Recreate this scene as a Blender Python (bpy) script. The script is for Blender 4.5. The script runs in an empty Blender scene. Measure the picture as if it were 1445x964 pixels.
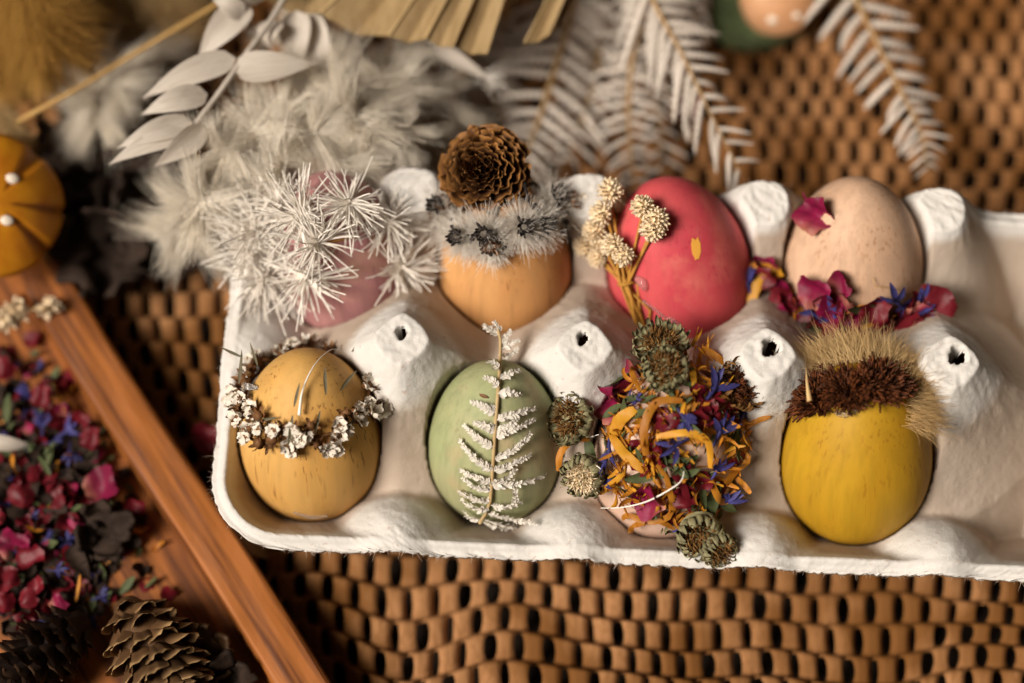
import bpy, math, random
import numpy as np
from mathutils import Vector, Matrix, Quaternion
from mathutils.bvhtree import BVHTree
rnd = random.Random(7); NR = np.random.RandomState(11)
PI = math.pi; S = 0.001                       # everything below is written in millimetres
scene = bpy.context.scene; C = scene.collection

# ------------------------------------------------------------------ camera, world, lamps, exposure
ELEV = math.radians(70); DIST = 540.0; LENS = 70.0
TGT = Vector((0, 0, 40)); SE, CE = math.sin(ELEV), math.cos(ELEV)
CAM = TGT + DIST * Vector((0, -CE, SE))
cd = bpy.data.cameras.new('camera'); cam = bpy.data.objects.new('camera', cd); C.objects.link(cam)
cam.location = CAM * S; cam.rotation_euler = (PI / 2 - ELEV, 0, 0)
cd.lens = LENS; cd.sensor_width = 36; cd.clip_start = .01; cd.clip_end = 50
cd.dof.use_dof = True; cd.dof.focus_distance = .522; cd.dof.aperture_fstop = 3.0
scene.camera = cam
w = bpy.data.worlds.new('World'); scene.world = w; w.use_nodes = True
w.node_tree.nodes['Background'].inputs[0].default_value = (1.0, .70, .45, 1)
w.node_tree.nodes['Background'].inputs[1].default_value = .05
def lamp(name, loc, tgt, size, power, col):
    l = bpy.data.lights.new(name, 'AREA'); l.shape = 'RECTANGLE'; l.size, l.size_y = size; l.energy = power; l.color = col
    o = bpy.data.objects.new(name, l); C.objects.link(o); o.location = Vector(loc) * S
    o.rotation_euler = (Vector(tgt) - Vector(loc)).to_track_quat('-Z', 'Y').to_euler(); return o
wl = lamp('window_light', (-640, -320, 830), (-5, -24, 30), (.85, .95), 4.55, (1, .915, .815)); wl.data.spread = math.radians(34)
vs = scene.view_settings; vs.view_transform = 'Standard'; vs.look = 'None'; vs.gamma = 1; vs.exposure = 0; vs.use_curve_mapping = False

PXU = 36 / LENS / 1445                        # photo pixel -> slope
def ray(px, py):
    x = (px - 722.5) * PXU; y = -(py - 482) * PXU
    return Vector((x, CE + y * SE, -SE + y * CE)).normalized()
def at(px, py, z):                            # point under a photo pixel at height z (mm)
    d = ray(px, py); return CAM + d * ((z - CAM.z) / d.z)
def px_mm(p): return (p - CAM).dot(Vector((0, CE, -SE))) * PXU

# ------------------------------------------------------------------ mesh / object helpers
WM = {}
def mesh(name, V, F, m, smooth=True, attr=None):
    me = bpy.data.meshes.new(name); V = np.asarray(V, dtype=np.float64) * S
    if isinstance(F, np.ndarray):
        n, k = F.shape
        me.vertices.add(len(V)); me.vertices.foreach_set('co', V.ravel())
        me.loops.add(n * k); me.loops.foreach_set('vertex_index', F.ravel().astype(np.int32))
        me.polygons.add(n); me.polygons.foreach_set('loop_start', np.arange(0, n * k, k, dtype=np.int32))
        me.update(calc_edges=True)
    else:
        me.from_pydata(V.tolist(), [], F); me.update()
    if smooth: me.polygons.foreach_set('use_smooth', [True] * len(me.polygons))
    if attr is not None:
        a = me.attributes.new('tip', 'FLOAT', 'POINT'); a.data.foreach_set('value', np.asarray(attr, dtype=np.float32))
    me.materials.append(m); return me
def SM(Wm): Wm = Wm.copy(); Wm.translation *= S; return Wm
def obj(name, me, parent=None, W=Matrix()):    # W: world matrix, translation in mm
    o = bpy.data.objects.new(name, me); C.objects.link(o); Wm = SM(W)
    if parent: o.parent = parent; o.matrix_basis = WM[parent].inverted() @ Wm
    else: o.matrix_basis = Wm
    WM[o] = Wm; return o
def objw(name, V, F, m, parent=None, attr=None, smooth=None):   # verts in world mm
    if smooth is None: smooth = not (isinstance(F, np.ndarray) and name not in ('molded_tray',))
    V = np.asarray(V, dtype=float); c = V.mean(0)
    return obj(name, mesh(name, V - c, F, m, smooth, attr), parent, Matrix.Translation(Vector(c)))
def tag(o, label, cat=None, group=None, kind=None):
    o['label'] = label
    if cat: o['category'] = cat
    if group: o['group'] = group
    if kind: o['kind'] = kind
    return o
def thing(name, label, cat, loc, group=None):
    o = obj(name, None, None, Matrix.Translation(Vector(loc))); o.empty_display_size = .01
    return tag(o, label, cat, group)
def frame(pos, n, t=None, roll=0.0, s=1.0):    # z = n, y ~ t
    n = Vector(n).normalized(); t = Vector(t) if t is not None else Vector((0, 1, 0))
    t = t - n * t.dot(n)
    if t.length < 1e-4: t = n.orthogonal()
    t.normalize()
    if roll: t = Quaternion(n, roll) @ t
    x = t.cross(n); M = Matrix((x, t, n)).transposed().to_4x4() @ Matrix.Scale(s, 4)
    M.translation = Vector(pos); return M
def spl(P, n=6):                               # Catmull-Rom through points
    P = [Vector(p) for p in P]; k = len(P); out = []
    for j in range(k - 1):
        p0, p1, p2, p3 = P[max(j - 1, 0)], P[j], P[j + 1], P[min(j + 2, k - 1)]
        out += [.5 * (2 * p1 + (p2 - p0) * f + (2 * p0 - 5 * p1 + 4 * p2 - p3) * f * f + (3 * p1 - p0 - 3 * p2 + p3) * f ** 3) for f in [i / n for i in range(n)]]
    return out + [P[-1]]
class MB:
    def __init__(s): s.V = []; s.F = []; s.A = []
    def add(s, V, F, A=None):
        b = len(s.V); s.V += [tuple(v) for v in V]; s.F += [tuple(i + b for i in f) for f in F]
        s.A += list(A) if A is not None else [0.0] * len(V)
    def addm(s, vf, M):
        s.add([M @ Vector(v) for v in vf[0]], vf[1], vf[2] if len(vf) > 2 else None)
    def tube(s, pts, r, n=6, caps=True):
        pts = [Vector(p) for p in pts]; k = len(pts); V = []; F = []; ref = Vector((.3, .2, 1))
        for i, p in enumerate(pts):
            d = (pts[min(i + 1, k - 1)] - pts[max(i - 1, 0)]).normalized(); a = d.cross(ref).normalized(); b = d.cross(a)
            rr = float(np.interp(i / max(1, k - 1) * (len(r) - 1), range(len(r)), r)) if isinstance(r, (list, tuple)) else r
            V += [p + (a * math.cos(2 * PI * j / n) + b * math.sin(2 * PI * j / n)) * rr for j in range(n)]
        F = [(i * n + j, i * n + (j + 1) % n, (i + 1) * n + (j + 1) % n, (i + 1) * n + j) for i in range(k - 1) for j in range(n)]
        if caps: F += [tuple(range(n))[::-1], tuple(range((k - 1) * n, k * n))]
        s.add(V, F)
    def me(s, name, m, smooth=True): return mesh(name, s.V, s.F, m, smooth, s.A)
    def build(s, name, m, parent=None, smooth=True): return objw(name, s.V, s.F, m, parent, s.A, smooth)
def unit(a): return a / np.maximum(np.linalg.norm(a, axis=-1, keepdims=True), 1e-9)
def fib(P, D, L, rad, bend, segs=5, sides=3, taper=.8, curl=0):
    P = np.asarray(P, float); D = unit(np.asarray(D, float)); N = len(P); L = np.broadcast_to(np.asarray(L, float), (N,)); bend = np.asarray(bend, float)
    t = np.linspace(0, 1, segs + 1)
    pts = P[:, None] + D[:, None] * (L[:, None] * t)[..., None] + np.broadcast_to(bend, (N, 3))[:, None] * (L[:, None] * t ** 2)[..., None]
    if curl: pts += NR.normal(0, curl, (N, 1, 3)) * (L[:, None] * np.sin(t * PI * 1.5))[..., None]
    a = unit(np.cross(D, np.array([.31, .52, .79]))); b = np.cross(D, a)
    r = np.broadcast_to(np.asarray(rad, float), (N,))[:, None] * (1 - taper * t)
    V = np.stack([pts + (a[:, None] * math.cos(2 * PI * j / sides) + b[:, None] * math.sin(2 * PI * j / sides)) * r[..., None] for j in range(sides)], 2)
    idx = np.arange(N * (segs + 1) * sides).reshape(N, segs + 1, sides)
    F = np.stack([idx[:, :-1], np.roll(idx, -1, 2)[:, :-1], np.roll(idx, -1, 2)[:, 1:], idx[:, 1:]], -1)
    return V.reshape(-1, 3), F.reshape(-1, 4)
def cat_vf(lst):
    V = []; F = []; b = 0
    for v, f in lst: V.append(v); F.append(f + b); b += len(v)
    return np.concatenate(V), np.concatenate(F)
def vnoise(shape, cells, seed):               # smooth 2-D value noise
    r = np.random.RandomState(seed); g = r.uniform(-1, 1, (cells[0] + 2, cells[1] + 2))
    x = np.linspace(0, cells[0], shape[0]); y = np.linspace(0, cells[1], shape[1])
    i = np.minimum(x.astype(int), cells[0]); j = np.minimum(y.astype(int), cells[1]); fx = x - i; fy = y - j
    fx = (fx * fx * (3 - 2 * fx))[:, None]; fy = (fy * fy * (3 - 2 * fy))[None]
    G = lambda a, b: g[np.ix_(a, b)]
    return (G(i, j) * (1 - fx) + G(i + 1, j) * fx) * (1 - fy) + (G(i, j + 1) * (1 - fx) + G(i + 1, j + 1) * fx) * fy

# ------------------------------------------------------------------ materials
def nodes(name):
    m = bpy.data.materials.new(name); m.use_nodes = True; return m, m.node_tree, m.node_tree.nodes['Principled BSDF']
def tex(nt, scale, stretch=(1, 1, 1), coord='Object', detail=4, rough=.6):
    tc = nt.nodes.new('ShaderNodeTexCoord'); mp = nt.nodes.new('ShaderNodeMapping'); n = nt.nodes.new('ShaderNodeTexNoise')
    mp.inputs['Scale'].default_value = stretch; nt.links.new(tc.outputs[coord], mp.inputs[0]); nt.links.new(mp.outputs[0], n.inputs['Vector'])
    n.inputs['Scale'].default_value = scale; n.inputs['Detail'].default_value = detail; n.inputs['Roughness'].default_value = rough; return n
def ramp(nt, src, a, b, ca=(0, 0, 0, 1), cb=(1, 1, 1, 1)):
    r = nt.nodes.new('ShaderNodeValToRGB'); r.color_ramp.elements[0].position = a; r.color_ramp.elements[1].position = b
    r.color_ramp.elements[0].color = ca; r.color_ramp.elements[1].color = cb; nt.links.new(src, r.inputs[0]); return r.outputs[0]
def mix(nt, fac, a, b, mode='MIX'):
    m = nt.nodes.new('ShaderNodeMix'); m.data_type = 'RGBA'; m.blend_type = mode
    for s, v in ((m.inputs[0], fac), (m.inputs[6], a), (m.inputs[7], b)):
        if hasattr(v, 'links'): nt.links.new(v, s)
        elif isinstance(v, (int, float)): s.default_value = v
        else: s.default_value = (*v[:3], 1)
    return m.outputs[2]
def bump(nt, b, src, strength, dist=.0004):
    n = nt.nodes.new('ShaderNodeBump'); n.inputs['Strength'].default_value = strength; n.inputs['Distance'].default_value = dist
    nt.links.new(src, n.inputs['Height']); nt.links.new(n.outputs[0], b.inputs['Normal']); return n
def mat(name, c1, c2=None, scale=300, stretch=(1, 1, 1), rough=.65, bp=0, spec=.3, tip=None, island=0, orand=0, lo=.35, hi=.7, transl=0):
    m, nt, b = nodes(name); b.inputs['Roughness'].default_value = rough; b.inputs['Specular IOR Level'].default_value = spec
    n = tex(nt, scale, stretch); col = mix(nt, ramp(nt, n.outputs[0], lo, hi), c1, c2 or c1)
    if tip:
        a = nt.nodes.new('ShaderNodeAttribute'); a.attribute_name = 'tip'; col = mix(nt, a.outputs['Fac'], col, tip)
    if island or orand:
        if island: g = nt.nodes.new('ShaderNodeNewGeometry'); src = g.outputs['Random Per Island']
        else: g = nt.nodes.new('ShaderNodeObjectInfo'); src = g.outputs['Random']
        k = island or orand
        r = ramp(nt, src, 0, 1, (1 - k,) * 3 + (1,), (1 + k * .4,) * 3 + (1,)); col = mix(nt, 1.0, col, r, 'MULTIPLY')
    nt.links.new(col, b.inputs['Base Color'])
    if bp: bump(nt, b, n.outputs[0], bp)
    if transl:
        t = nt.nodes.new('ShaderNodeBsdfTranslucent'); nt.links.new(col, t.inputs[0]); ms = nt.nodes.new('ShaderNodeMixShader'); ms.inputs[0].default_value = transl
        out = nt.nodes['Material Output']; nt.links.new(b.outputs[0], ms.inputs[1]); nt.links.new(t.outputs[0], ms.inputs[2]); nt.links.new(ms.outputs[0], out.inputs[0])
    return m
def egg_mat(name, base, other, pore, poreamt=.7, streak=.35, dye=None):
    m, nt, b = nodes(name); b.inputs['Roughness'].default_value = .6; b.inputs['Specular IOR Level'].default_value = .22
    big = tex(nt, 45, (1, 1, .55), detail=3); gr = tex(nt, 420, (1, 1, .05), detail=3); po = tex(nt, 1000, (1, 1, .045), detail=2, rough=.5); msk = tex(nt, 95, (1, 1, .5), detail=2)
    col = mix(nt, ramp(nt, big.outputs[0], .38, .68), base, other)
    dark = tuple(c * .72 for c in base); col = mix(nt, ramp(nt, gr.outputs[0], .40, .66, (0, 0, 0, 1), (min(1, streak * 1.7),) * 3 + (1,)), col, dark)
    if dye: d = tex(nt, 60, (1, 1, 1), detail=4); col = mix(nt, ramp(nt, d.outputs[0], .5, .72), col, dye)
    pf = ramp(nt, po.outputs[0], .575, .65, (0, 0, 0, 1), (poreamt,) * 3 + (1,)); mf = ramp(nt, msk.outputs[0], .40, .62); pm_ = mix(nt, 1.0, pf, mf, 'MULTIPLY')
    col = mix(nt, pm_, col, pore); nt.links.new(col, b.inputs['Base Color'])
    inv = nt.nodes.new('ShaderNodeInvert'); nt.links.new(pm_, inv.inputs[1]); bump(nt, b, inv.outputs[0], .25, .0003); return m
def pulp_mat():
    m, nt, b = nodes('molded_pulp'); b.inputs['Roughness'].default_value = .85; b.inputs['Specular IOR Level'].default_value = .15
    n1 = tex(nt, 900, detail=6, rough=.7); n2 = tex(nt, 28, detail=3); n3 = tex(nt, 500, (1, 1, 1), detail=2); n4 = tex(nt, 260, (1, .35, 1), detail=5, rough=.75)
    col = mix(nt, ramp(nt, n2.outputs[0], .4, .75), (.45, .37, .30), (.39, .305, .235))
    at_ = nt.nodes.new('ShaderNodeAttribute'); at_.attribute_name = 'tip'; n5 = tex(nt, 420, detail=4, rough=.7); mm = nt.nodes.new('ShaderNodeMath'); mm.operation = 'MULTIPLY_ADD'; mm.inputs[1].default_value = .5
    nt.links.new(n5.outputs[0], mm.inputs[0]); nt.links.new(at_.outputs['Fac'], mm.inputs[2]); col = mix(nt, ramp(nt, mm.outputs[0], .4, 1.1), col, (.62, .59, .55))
    col = mix(nt, ramp(nt, n3.outputs[0], .66, .74, (0, 0, 0, 1), (.5, .5, .5, 1)), col, (.42, .26, .19))
    nt.links.new(col, b.inputs['Base Color'])
    add = nt.nodes.new('ShaderNodeMath'); add.operation = 'ADD'; nt.links.new(n1.outputs[0], add.inputs[0]); nt.links.new(n4.outputs[0], add.inputs[1])
    bump(nt, b, add.outputs[0], .55, .00035); return m
def strand_mat(name, a, b_, c):
    m, nt, b = nodes(name); b.inputs['Roughness'].default_value = .8; b.inputs['Specular IOR Level'].default_value = .15
    tc = nt.nodes.new('ShaderNodeNewGeometry'); n1 = nt.nodes.new('ShaderNodeTexNoise'); nt.links.new(tc.outputs['Position'], n1.inputs['Vector']); n1.inputs['Scale'].default_value = 26; n1.inputs['Detail'].default_value = 3
    oi = nt.nodes.new('ShaderNodeObjectInfo'); mp = nt.nodes.new('ShaderNodeMapping'); mp.inputs['Scale'].default_value = (2, .3, 1); nt.links.new(tc.outputs['Position'], mp.inputs[0])
    n2 = nt.nodes.new('ShaderNodeTexNoise'); nt.links.new(mp.outputs[0], n2.inputs['Vector']); n2.inputs['Scale'].default_value = 700
    col = mix(nt, ramp(nt, n1.outputs[0], .40, .56), a, b_)
    col = mix(nt, ramp(nt, n2.outputs[0], .45, .7, (0, 0, 0, 1), (.6, .6, .6, 1)), col, c)
    r = ramp(nt, oi.outputs['Random'], 0, 1, (1, 1, 1, 1), (1, 1, 1, 1)); col = mix(nt, 1.0, col, r, 'MULTIPLY')
    nt.links.new(col, b.inputs['Base Color']); bump(nt, b, n2.outputs[0], .35, .0004); return m
def glue_mat():
    m, nt, b = nodes('clear_glue'); b.inputs['Base Color'].default_value = (1, .97, .93, 1); b.inputs['Transmission Weight'].default_value = .9; b.inputs['Roughness'].default_value = .12; b.inputs['IOR'].default_value = 1.35; return m

M = dict(
    pulp=pulp_mat(), glue=glue_mat(),
    strand=strand_mat('kraft_paper', (.34, .165, .068), (.15, .060, .014), (.15, .058, .014)),
    light_block=mat('dark_light_block', (.010, .0045, .0015), rough=.95),
    wood=mat('carved_wood', (.34, .11, .020), (.10, .028, .006), 260, (1, .05, 1), .58, .3, .3, lo=.40, hi=.62),
    white=mat('bleached_needle', (.88, .82, .745), (.82, .75, .66), 200, rough=.6, island=.15),
    plume=mat('plume_fibre', (.90, .82, .70), (.83, .73, .58), 60, rough=.7, island=.3),
    gold=mat('golden_fibre', (.56, .31, .07), (.44, .22, .045), 60, rough=.6, island=.35),
    goldpale=mat('pale_golden_fibre', (.66, .46, .22), (.56, .35, .14), 60, rough=.6, island=.3),
    ruscus=mat('bleached_leaf', (.60, .535, .46), (.48, .41, .34), 900, (1, .05, 1), .5, .15, transl=.25),
    fern=mat('bleached_fern', (.70, .62, .54), (.58, .50, .42), 500, rough=.75, bp=.2, transl=.2, orand=.25),
    fernw=mat('white_fern', (.80, .75, .67), (.70, .63, .54), 500, rough=.75, transl=.15, island=.2),
    rachis=mat('tan_stem', (.46, .30, .14), (.34, .19, .075), 400, (1, 1, .2), rough=.6),
    palm=mat('dried_palm', (.36, .25, .125), (.24, .155, .068), 260, (1, .05, 1), .55, .2),
    palmedge=mat('palm_edge', (.50, .36, .18), (.40, .26, .11), 300),
    straw=mat('straw', (.47, .29, .10), (.36, .20, .06), 300),
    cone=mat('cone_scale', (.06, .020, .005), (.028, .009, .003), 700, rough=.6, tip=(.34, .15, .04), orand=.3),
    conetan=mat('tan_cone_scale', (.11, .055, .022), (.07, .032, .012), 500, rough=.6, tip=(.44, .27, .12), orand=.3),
    conedark=mat('dark_cone_scale', (.02, .010, .006), (.012, .006, .004), 500, rough=.6, tip=(.09, .045, .022), orand=.3),
    darkpod=mat('dark_pod', (.014, .007, .004), (.034, .018, .010), 260, rough=.85, bp=.5),
    black=mat('blackened_twig', (.014, .010, .009), (.035, .025, .02), 600, rough=.8, bp=.4),
    fuzz=mat('grey_fuzz', (.86, .80, .72), (.78, .70, .61), 300, island=.2),
    cream=mat('cream_bract', (.88, .73, .52), (.80, .62, .39), 500, rough=.6, island=.2),
    yellowstem=mat('ochre_stem', (.48, .24, .04), (.36, .16, .025), 400),
    pwhite=mat('white_petal', (.82, .76, .67), (.70, .60, .47), 900, transl=.15, island=.1),
    pbrown=mat('brown_calyx', (.20, .09, .03), (.10, .04, .015), 700, island=.4),
    leafspike=mat('grey_green_needle', (.13, .11, .065), (.08, .065, .035), 500),
    orange=mat('orange_petal', (.60, .25, .025), (.46, .15, .012), 350, (1, .15, 1), rough=.5, bp=.15, transl=.25, orand=.3),
    yellow=mat('yellow_petal', (.72, .36, .03), (.60, .25, .02), 350, (1, .15, 1), rough=.5, bp=.15, transl=.25, orand=.2),
    magenta=mat('magenta_petal', (.25, .006, .052), (.13, .003, .026), 300, (1, .3, 1), rough=.55, bp=.4, tip=(.42, .16, .10), transl=.12, orand=.25),
    darkred=mat('dark_red_petal', (.11, .005, .011), (.19, .010, .018), 300, (1, .3, 1), rough=.5, bp=.2, transl=.15, orand=.25),
    blue=mat('violet_blue_floret', (.075, .072, .27), (.035, .028, .12), 400, rough=.55, transl=.2, orand=.4),
    sage=mat('grey_green_sepal', (.25, .23, .12), (.15, .125, .06), 500, rough=.7, island=.4),
    brownhead=mat('brown_stamen', (.24, .12, .032), (.13, .052, .013), 400, island=.5),
    darkhead=mat('dark_brown_bristle', (.17, .048, .011), (.06, .015, .005), 900, island=.7),
    greenleaf=mat('dark_green_leaf', (.075, .09, .032), (.045, .055, .02), 500, bp=.2),
    mushroom=mat('orange_cap', (.60, .25, .012), (.46, .15, .008), 120, rough=.4, tip=(.22, .055, .006)),
    dot=mat('white_dot', (.80, .70, .58), rough=.5),
    felt=mat('green_felt', (.12, .15, .065), (.08, .105, .045), 500, rough=.95, bp=.6),
    peach=mat('peach_cap', (.55, .29, .15), (.45, .22, .10), 150, rough=.45),
    fleck=mat('yellow_fleck', (.78, .38, .06), rough=.5),
)

# ------------------------------------------------------------------ expanded honeycomb paper the carton lies on
PER, ROW = 7.65, 7.75
def honeycomb():
    KX, KY = 10, 10; nper = 60; rows = range(-25, 30); VV = []; FF = []; base = 0
    G1 = vnoise((260, 260), (16, 16), 51); G2 = vnoise((260, 260), (11, 13), 52); G3 = vnoise((260, 260), (20, 20), 53)
    def smp(G, x, y):
        i = np.clip((x + 260) / 520 * 259, 0, 258.9); j = np.clip((y + 260) / 520 * 259, 0, 258.9); i0 = i.astype(int); j0 = j.astype(int); fx = i - i0; fy = j - j0
        return (G[i0, j0] * (1 - fx) + G[i0 + 1, j0] * fx) * (1 - fy) + (G[i0, j0 + 1] * (1 - fx) + G[i0 + 1, j0 + 1] * fx) * fy
    ty = np.linspace(-.5, .5, KY + 1); ty = np.sign(ty) * np.minimum(np.abs(ty), .5)
    for j in rows:
        hs = NR.uniform(.45, 1.3, nper)                               # how far each slit has opened
        per = np.repeat(np.arange(nper), KX); k = np.tile(np.arange(KX), nper)
        per = np.append(per, nper - 1); k = np.append(k, KX)
        T = ty[:, None]; wv = .185 * hs[per][None] * np.sqrt(np.clip(1 - (np.abs(T) / .47) ** 2, 0, 1)) + .012
        wl = .185 * hs[np.maximum(per - 1, 0)][None] * np.sqrt(np.clip(1 - (np.abs(T) / .47) ** 2, 0, 1)) + .012
        s_ = np.where(k[None] <= 8, (-.5 + wl) + (1 - wl - wv) * (k[None] / 8.0), .5 + wv * (k[None] - 9))
        x = (per[None] - nper / 2 + s_ + .5 * (j % 2)) * PER; y = (j + T) * ROW + 0 * x
        A = 1.0 + .75 * smp(G1, x, y); tilt = np.clip(A, .15, 1.7)
        f = np.where(np.abs(T) <= .38, T / .76, np.sign(T) * (.5 - np.abs(T)) / .24)
        sl = np.clip(np.abs(s_ + 0 * T) * 2, 0, 1)
        z = 3.0 * tilt * f + .55 * (1 - sl ** 3) * (1 - (2 * T) ** 2) + .9 * smp(G3, x, y) * s_ * 2 - .25 - 2.4 * np.clip((np.abs(s_) - .17) / .26, 0, 1) ** 1.4 * (1 - .5 * (2 * T) ** 2)
        x = x + 3.6 * smp(G2, x, y) + .9 * smp(G3, y, x); y = y + 2.8 * smp(G3, x, y) + 2.2 * smp(G1, y, x)
        n = x.shape[1]; idx = np.arange(x.size).reshape(x.shape) + base; base += x.size
        VV.append(np.stack([x, y, z], -1).reshape(-1, 3))
        keep = np.broadcast_to((k[:-1] < 8)[None], (KY, n - 1)).copy(); keep[0] = True; keep[-1] = True
        FF.append(np.stack([idx[:-1, :-1], idx[:-1, 1:], idx[1:, 1:], idx[1:, :-1]], -1)[keep])
    return np.concatenate(VV), np.concatenate(FF)
V, F = honeycomb(); hp = obj('honeycomb_paper', mesh('honeycomb_paper', V, F, M['strand']), None, Matrix.Rotation(math.radians(-1.2), 4, 'Z'))
tag(hp, 'crinkled brown honeycomb paper with rows of open slits'); hp['kind'] = 'structure'
objw('light_block_sheet', [(-400, -330, -8), (400, -330, -8), (400, 360, -8), (-400, 360, -8), (-400, -330, -11), (400, -330, -11), (400, 360, -11), (-400, 360, -11)],
     [(0, 1, 2, 3), (7, 6, 5, 4), (0, 4, 5, 1), (1, 5, 6, 2), (2, 6, 7, 3), (3, 7, 4, 0)], M['light_block'], hp, smooth=False)  # added dark sheet below the paper to block world light and darken slits
MATZ = 2.0                                   # about the top of the paper

# ------------------------------------------------------------------ eggs (shape first: the carton is seated to them)
def egg_profile(n=40):
    return [(math.sin(p) * (1 + .12 * math.cos(p)), -math.cos(p)) for p in [PI * i / n for i in range(n + 1)]]
def egg_vf(b, a, nu=56):
    pr = egg_profile(); V = [(0, 0, -a)]; F = []
    for r, z in pr[1:-1]: V += [(b * r * math.cos(2 * PI * k / nu), b * r * math.sin(2 * PI * k / nu), a * z) for k in range(nu)]
    V.append((0, 0, a)); m_ = len(pr) - 2; L = len(V) - 1
    F += [(0, 1 + (k + 1) % nu, 1 + k) for k in range(nu)]
    F += [(1 + i * nu + k, 1 + i * nu + (k + 1) % nu, 1 + (i + 1) * nu + (k + 1) % nu, 1 + (i + 1) * nu + k) for i in range(m_ - 1) for k in range(nu)]
    F += [(1 + (m_ - 1) * nu + k, 1 + (m_ - 1) * nu + (k + 1) % nu, L) for k in range(nu)]
    return V, F
EGG = []
#  px, py, radius, lean x deg, lean back deg
for (px, py, b, lx, ly, em) in [
    (480, 357, 18.6, -9, 28, egg_mat('dyed_mauve_wood', (.50, .25, .235), (.42, .185, .20), (.20, .05, .085), .5, .3, (.50, .30, .20))),
    (713, 368, 18.5, 0, 26, egg_mat('amber_wood', (.58, .30, .115), (.50, .235, .08), (.26, .10, .03), .6, .3)),
    (956, 371, 19.7, -14, 28, egg_mat('dyed_pink_wood', (.56, .085, .088), (.50, .045, .07), (.33, .02, .05), .35, .25, (.60, .15, .12))),
    (1202, 371, 19.5, -3, 28, egg_mat('pale_wood', (.60, .39, .26), (.53, .325, .205), (.30, .15, .07), .55, .4)),
    (438, 611, 19.1, 0, 29, egg_mat('honey_wood', (.60, .345, .105), (.54, .275, .065), (.20, .09, .025), .8, .25)),
    (699, 621, 18.2, 0, 29, egg_mat('dyed_green_wood', (.31, .335, .165), (.38, .34, .20), (.17, .15, .07), .3, .35, (.43, .31, .17))),
    (940, 635, 19.3, 8, 27, egg_mat('bare_pinkish_wood', (.66, .46, .36), (.60, .40, .29), (.34, .18, .10), .3, .2)),
    (1208, 637, 20.2, -4, 28, egg_mat('dyed_yellow_wood', (.45, .255, .014), (.41, .21, .010), (.24, .105, .006), .5, .3))]:
    a = b * 1.40; ax = Vector((math.tan(math.radians(lx)), math.tan(math.radians(ly)), 1)).normalized()
    t = math.acos(ax.z); low = math.sqrt((a * math.cos(t)) ** 2 + (b * 1.02 * math.sin(t)) ** 2) + .4
    cz = 7.4 + low; c = at(px, py, cz); R = frame(c, ax, (0, 1, 0)); V, F = egg_vf(b, a)
    Vw = [R @ Vector(v) for v in V]
    EGG.append(dict(R=R, b=b, a=a, ax=ax, c=c, V=V, F=F, Vw=Vw, bvh=BVHTree.FromPolygons(Vw, F), m=em))
def hit(e, px, py, off=0.0):
    d = ray(px, py); p, n, i, _ = e['bvh'].ray_cast(CAM, d)
    if p is None:
        q = CAM + d * ((e['c'] - CAM).dot(d) - 9.0); p, n, i, _ = e['bvh'].find_nearest(q); g = (q - e['c']).normalized(); return q, (g * .6 - d * .6).normalized()
    p = Vector(p); n = Vector(n)
    if n.dot(p - e['c']) < 0: n = -n
    return p + n * off, n
def on_egg(e, h, ang, off=0.0):               # h = -1..1 along the egg's axis
    ph = math.acos(-h); r = math.sin(ph) * (1 + .12 * math.cos(ph)); p = e['R'] @ Vector((e['b'] * r * math.cos(ang), e['b'] * r * math.sin(ang), e['a'] * h))
    q, n, i, _ = e['bvh'].find_nearest(p); n = Vector(n)
    if n.dot(p - e['c']) < 0: n = -n
    return p + n * off, n

# ------------------------------------------------------------------ egg carton
CROT = math.radians(-2.5); CC = at(954, 495, 57); CC.z = 0
RC = Matrix.Translation(CC) @ Matrix.Rotation(CROT, 4, 'Z'); RCI = RC.inverted()
UH, VH, VR = 121.5, 52.6, 25.5
def sstep(a, b, x): t = np.clip((x - a) / (b - a), 0, 1); return t * t * (3 - 2 * t)
def smax(a, b, k): h = np.clip(.5 + .5 * (a - b) / k, 0, 1); return b * (1 - h) + a * h + k * h * (1 - h)
NU_, NV_ = 480, 216
sv = np.linspace(-VH, VH, NV_); su = np.linspace(-1, 1, NU_); RAD = 20.0
cor = np.maximum(np.abs(sv) - (VH - RAD), 0); uhv = UH - RAD + np.sqrt(np.maximum(RAD ** 2 - cor ** 2, 0)) * .999
U = su[:, None] * uhv[None]; Vv = np.broadcast_to(sv[None], U.shape).copy()
edge = np.maximum(np.abs(su)[:, None] ** 60, (np.abs(sv)[None] / VH) ** 60)
U = U + edge * vnoise(U.shape, (160, 110), 3) * .3; Vv = Vv + edge * vnoise(U.shape, (210, 60), 4) * .32
ci = np.clip(np.round(U / 48), -2, 2); du = U - 48 * ci; dv = Vv - np.where(Vv < 0, -VR, VR)
d = (np.abs(du) ** 2.4 + np.abs(dv) ** 2.4) ** (1 / 2.4)
Z = 3.6 + 21 * sstep(13, 26, d)
rr0 = np.hypot(du, dv); Z += .8 * np.exp(-((rr0 - 7.5) / .8) ** 2) + .5 * np.exp(-((rr0 - 3.2) / .7) ** 2)
inside = np.minimum(uhv[None] - np.abs(U), VH - np.abs(Vv))
qx = np.maximum(np.abs(U) - (UH - RAD), 0); qy = np.maximum(np.abs(Vv) - (VH - RAD), 0)
inside = np.where((qx > 0) & (qy > 0), RAD - np.hypot(qx, qy), np.minimum(UH - np.abs(U), VH - np.abs(Vv)))
rim = 38.2 - 2.0 * np.maximum(inside - 3.6, 0) - 1.5 * sstep(2.8, 1.2, inside) * 1.0
rear_dip = sstep(20, 48, Vv) * (1.8 * np.cos((U) / 48 * 2 * PI))
rim = rim - np.where(Vv > 0, rear_dip * .9, 0)
Z = smax(Z, rim, 3.0)
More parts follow.
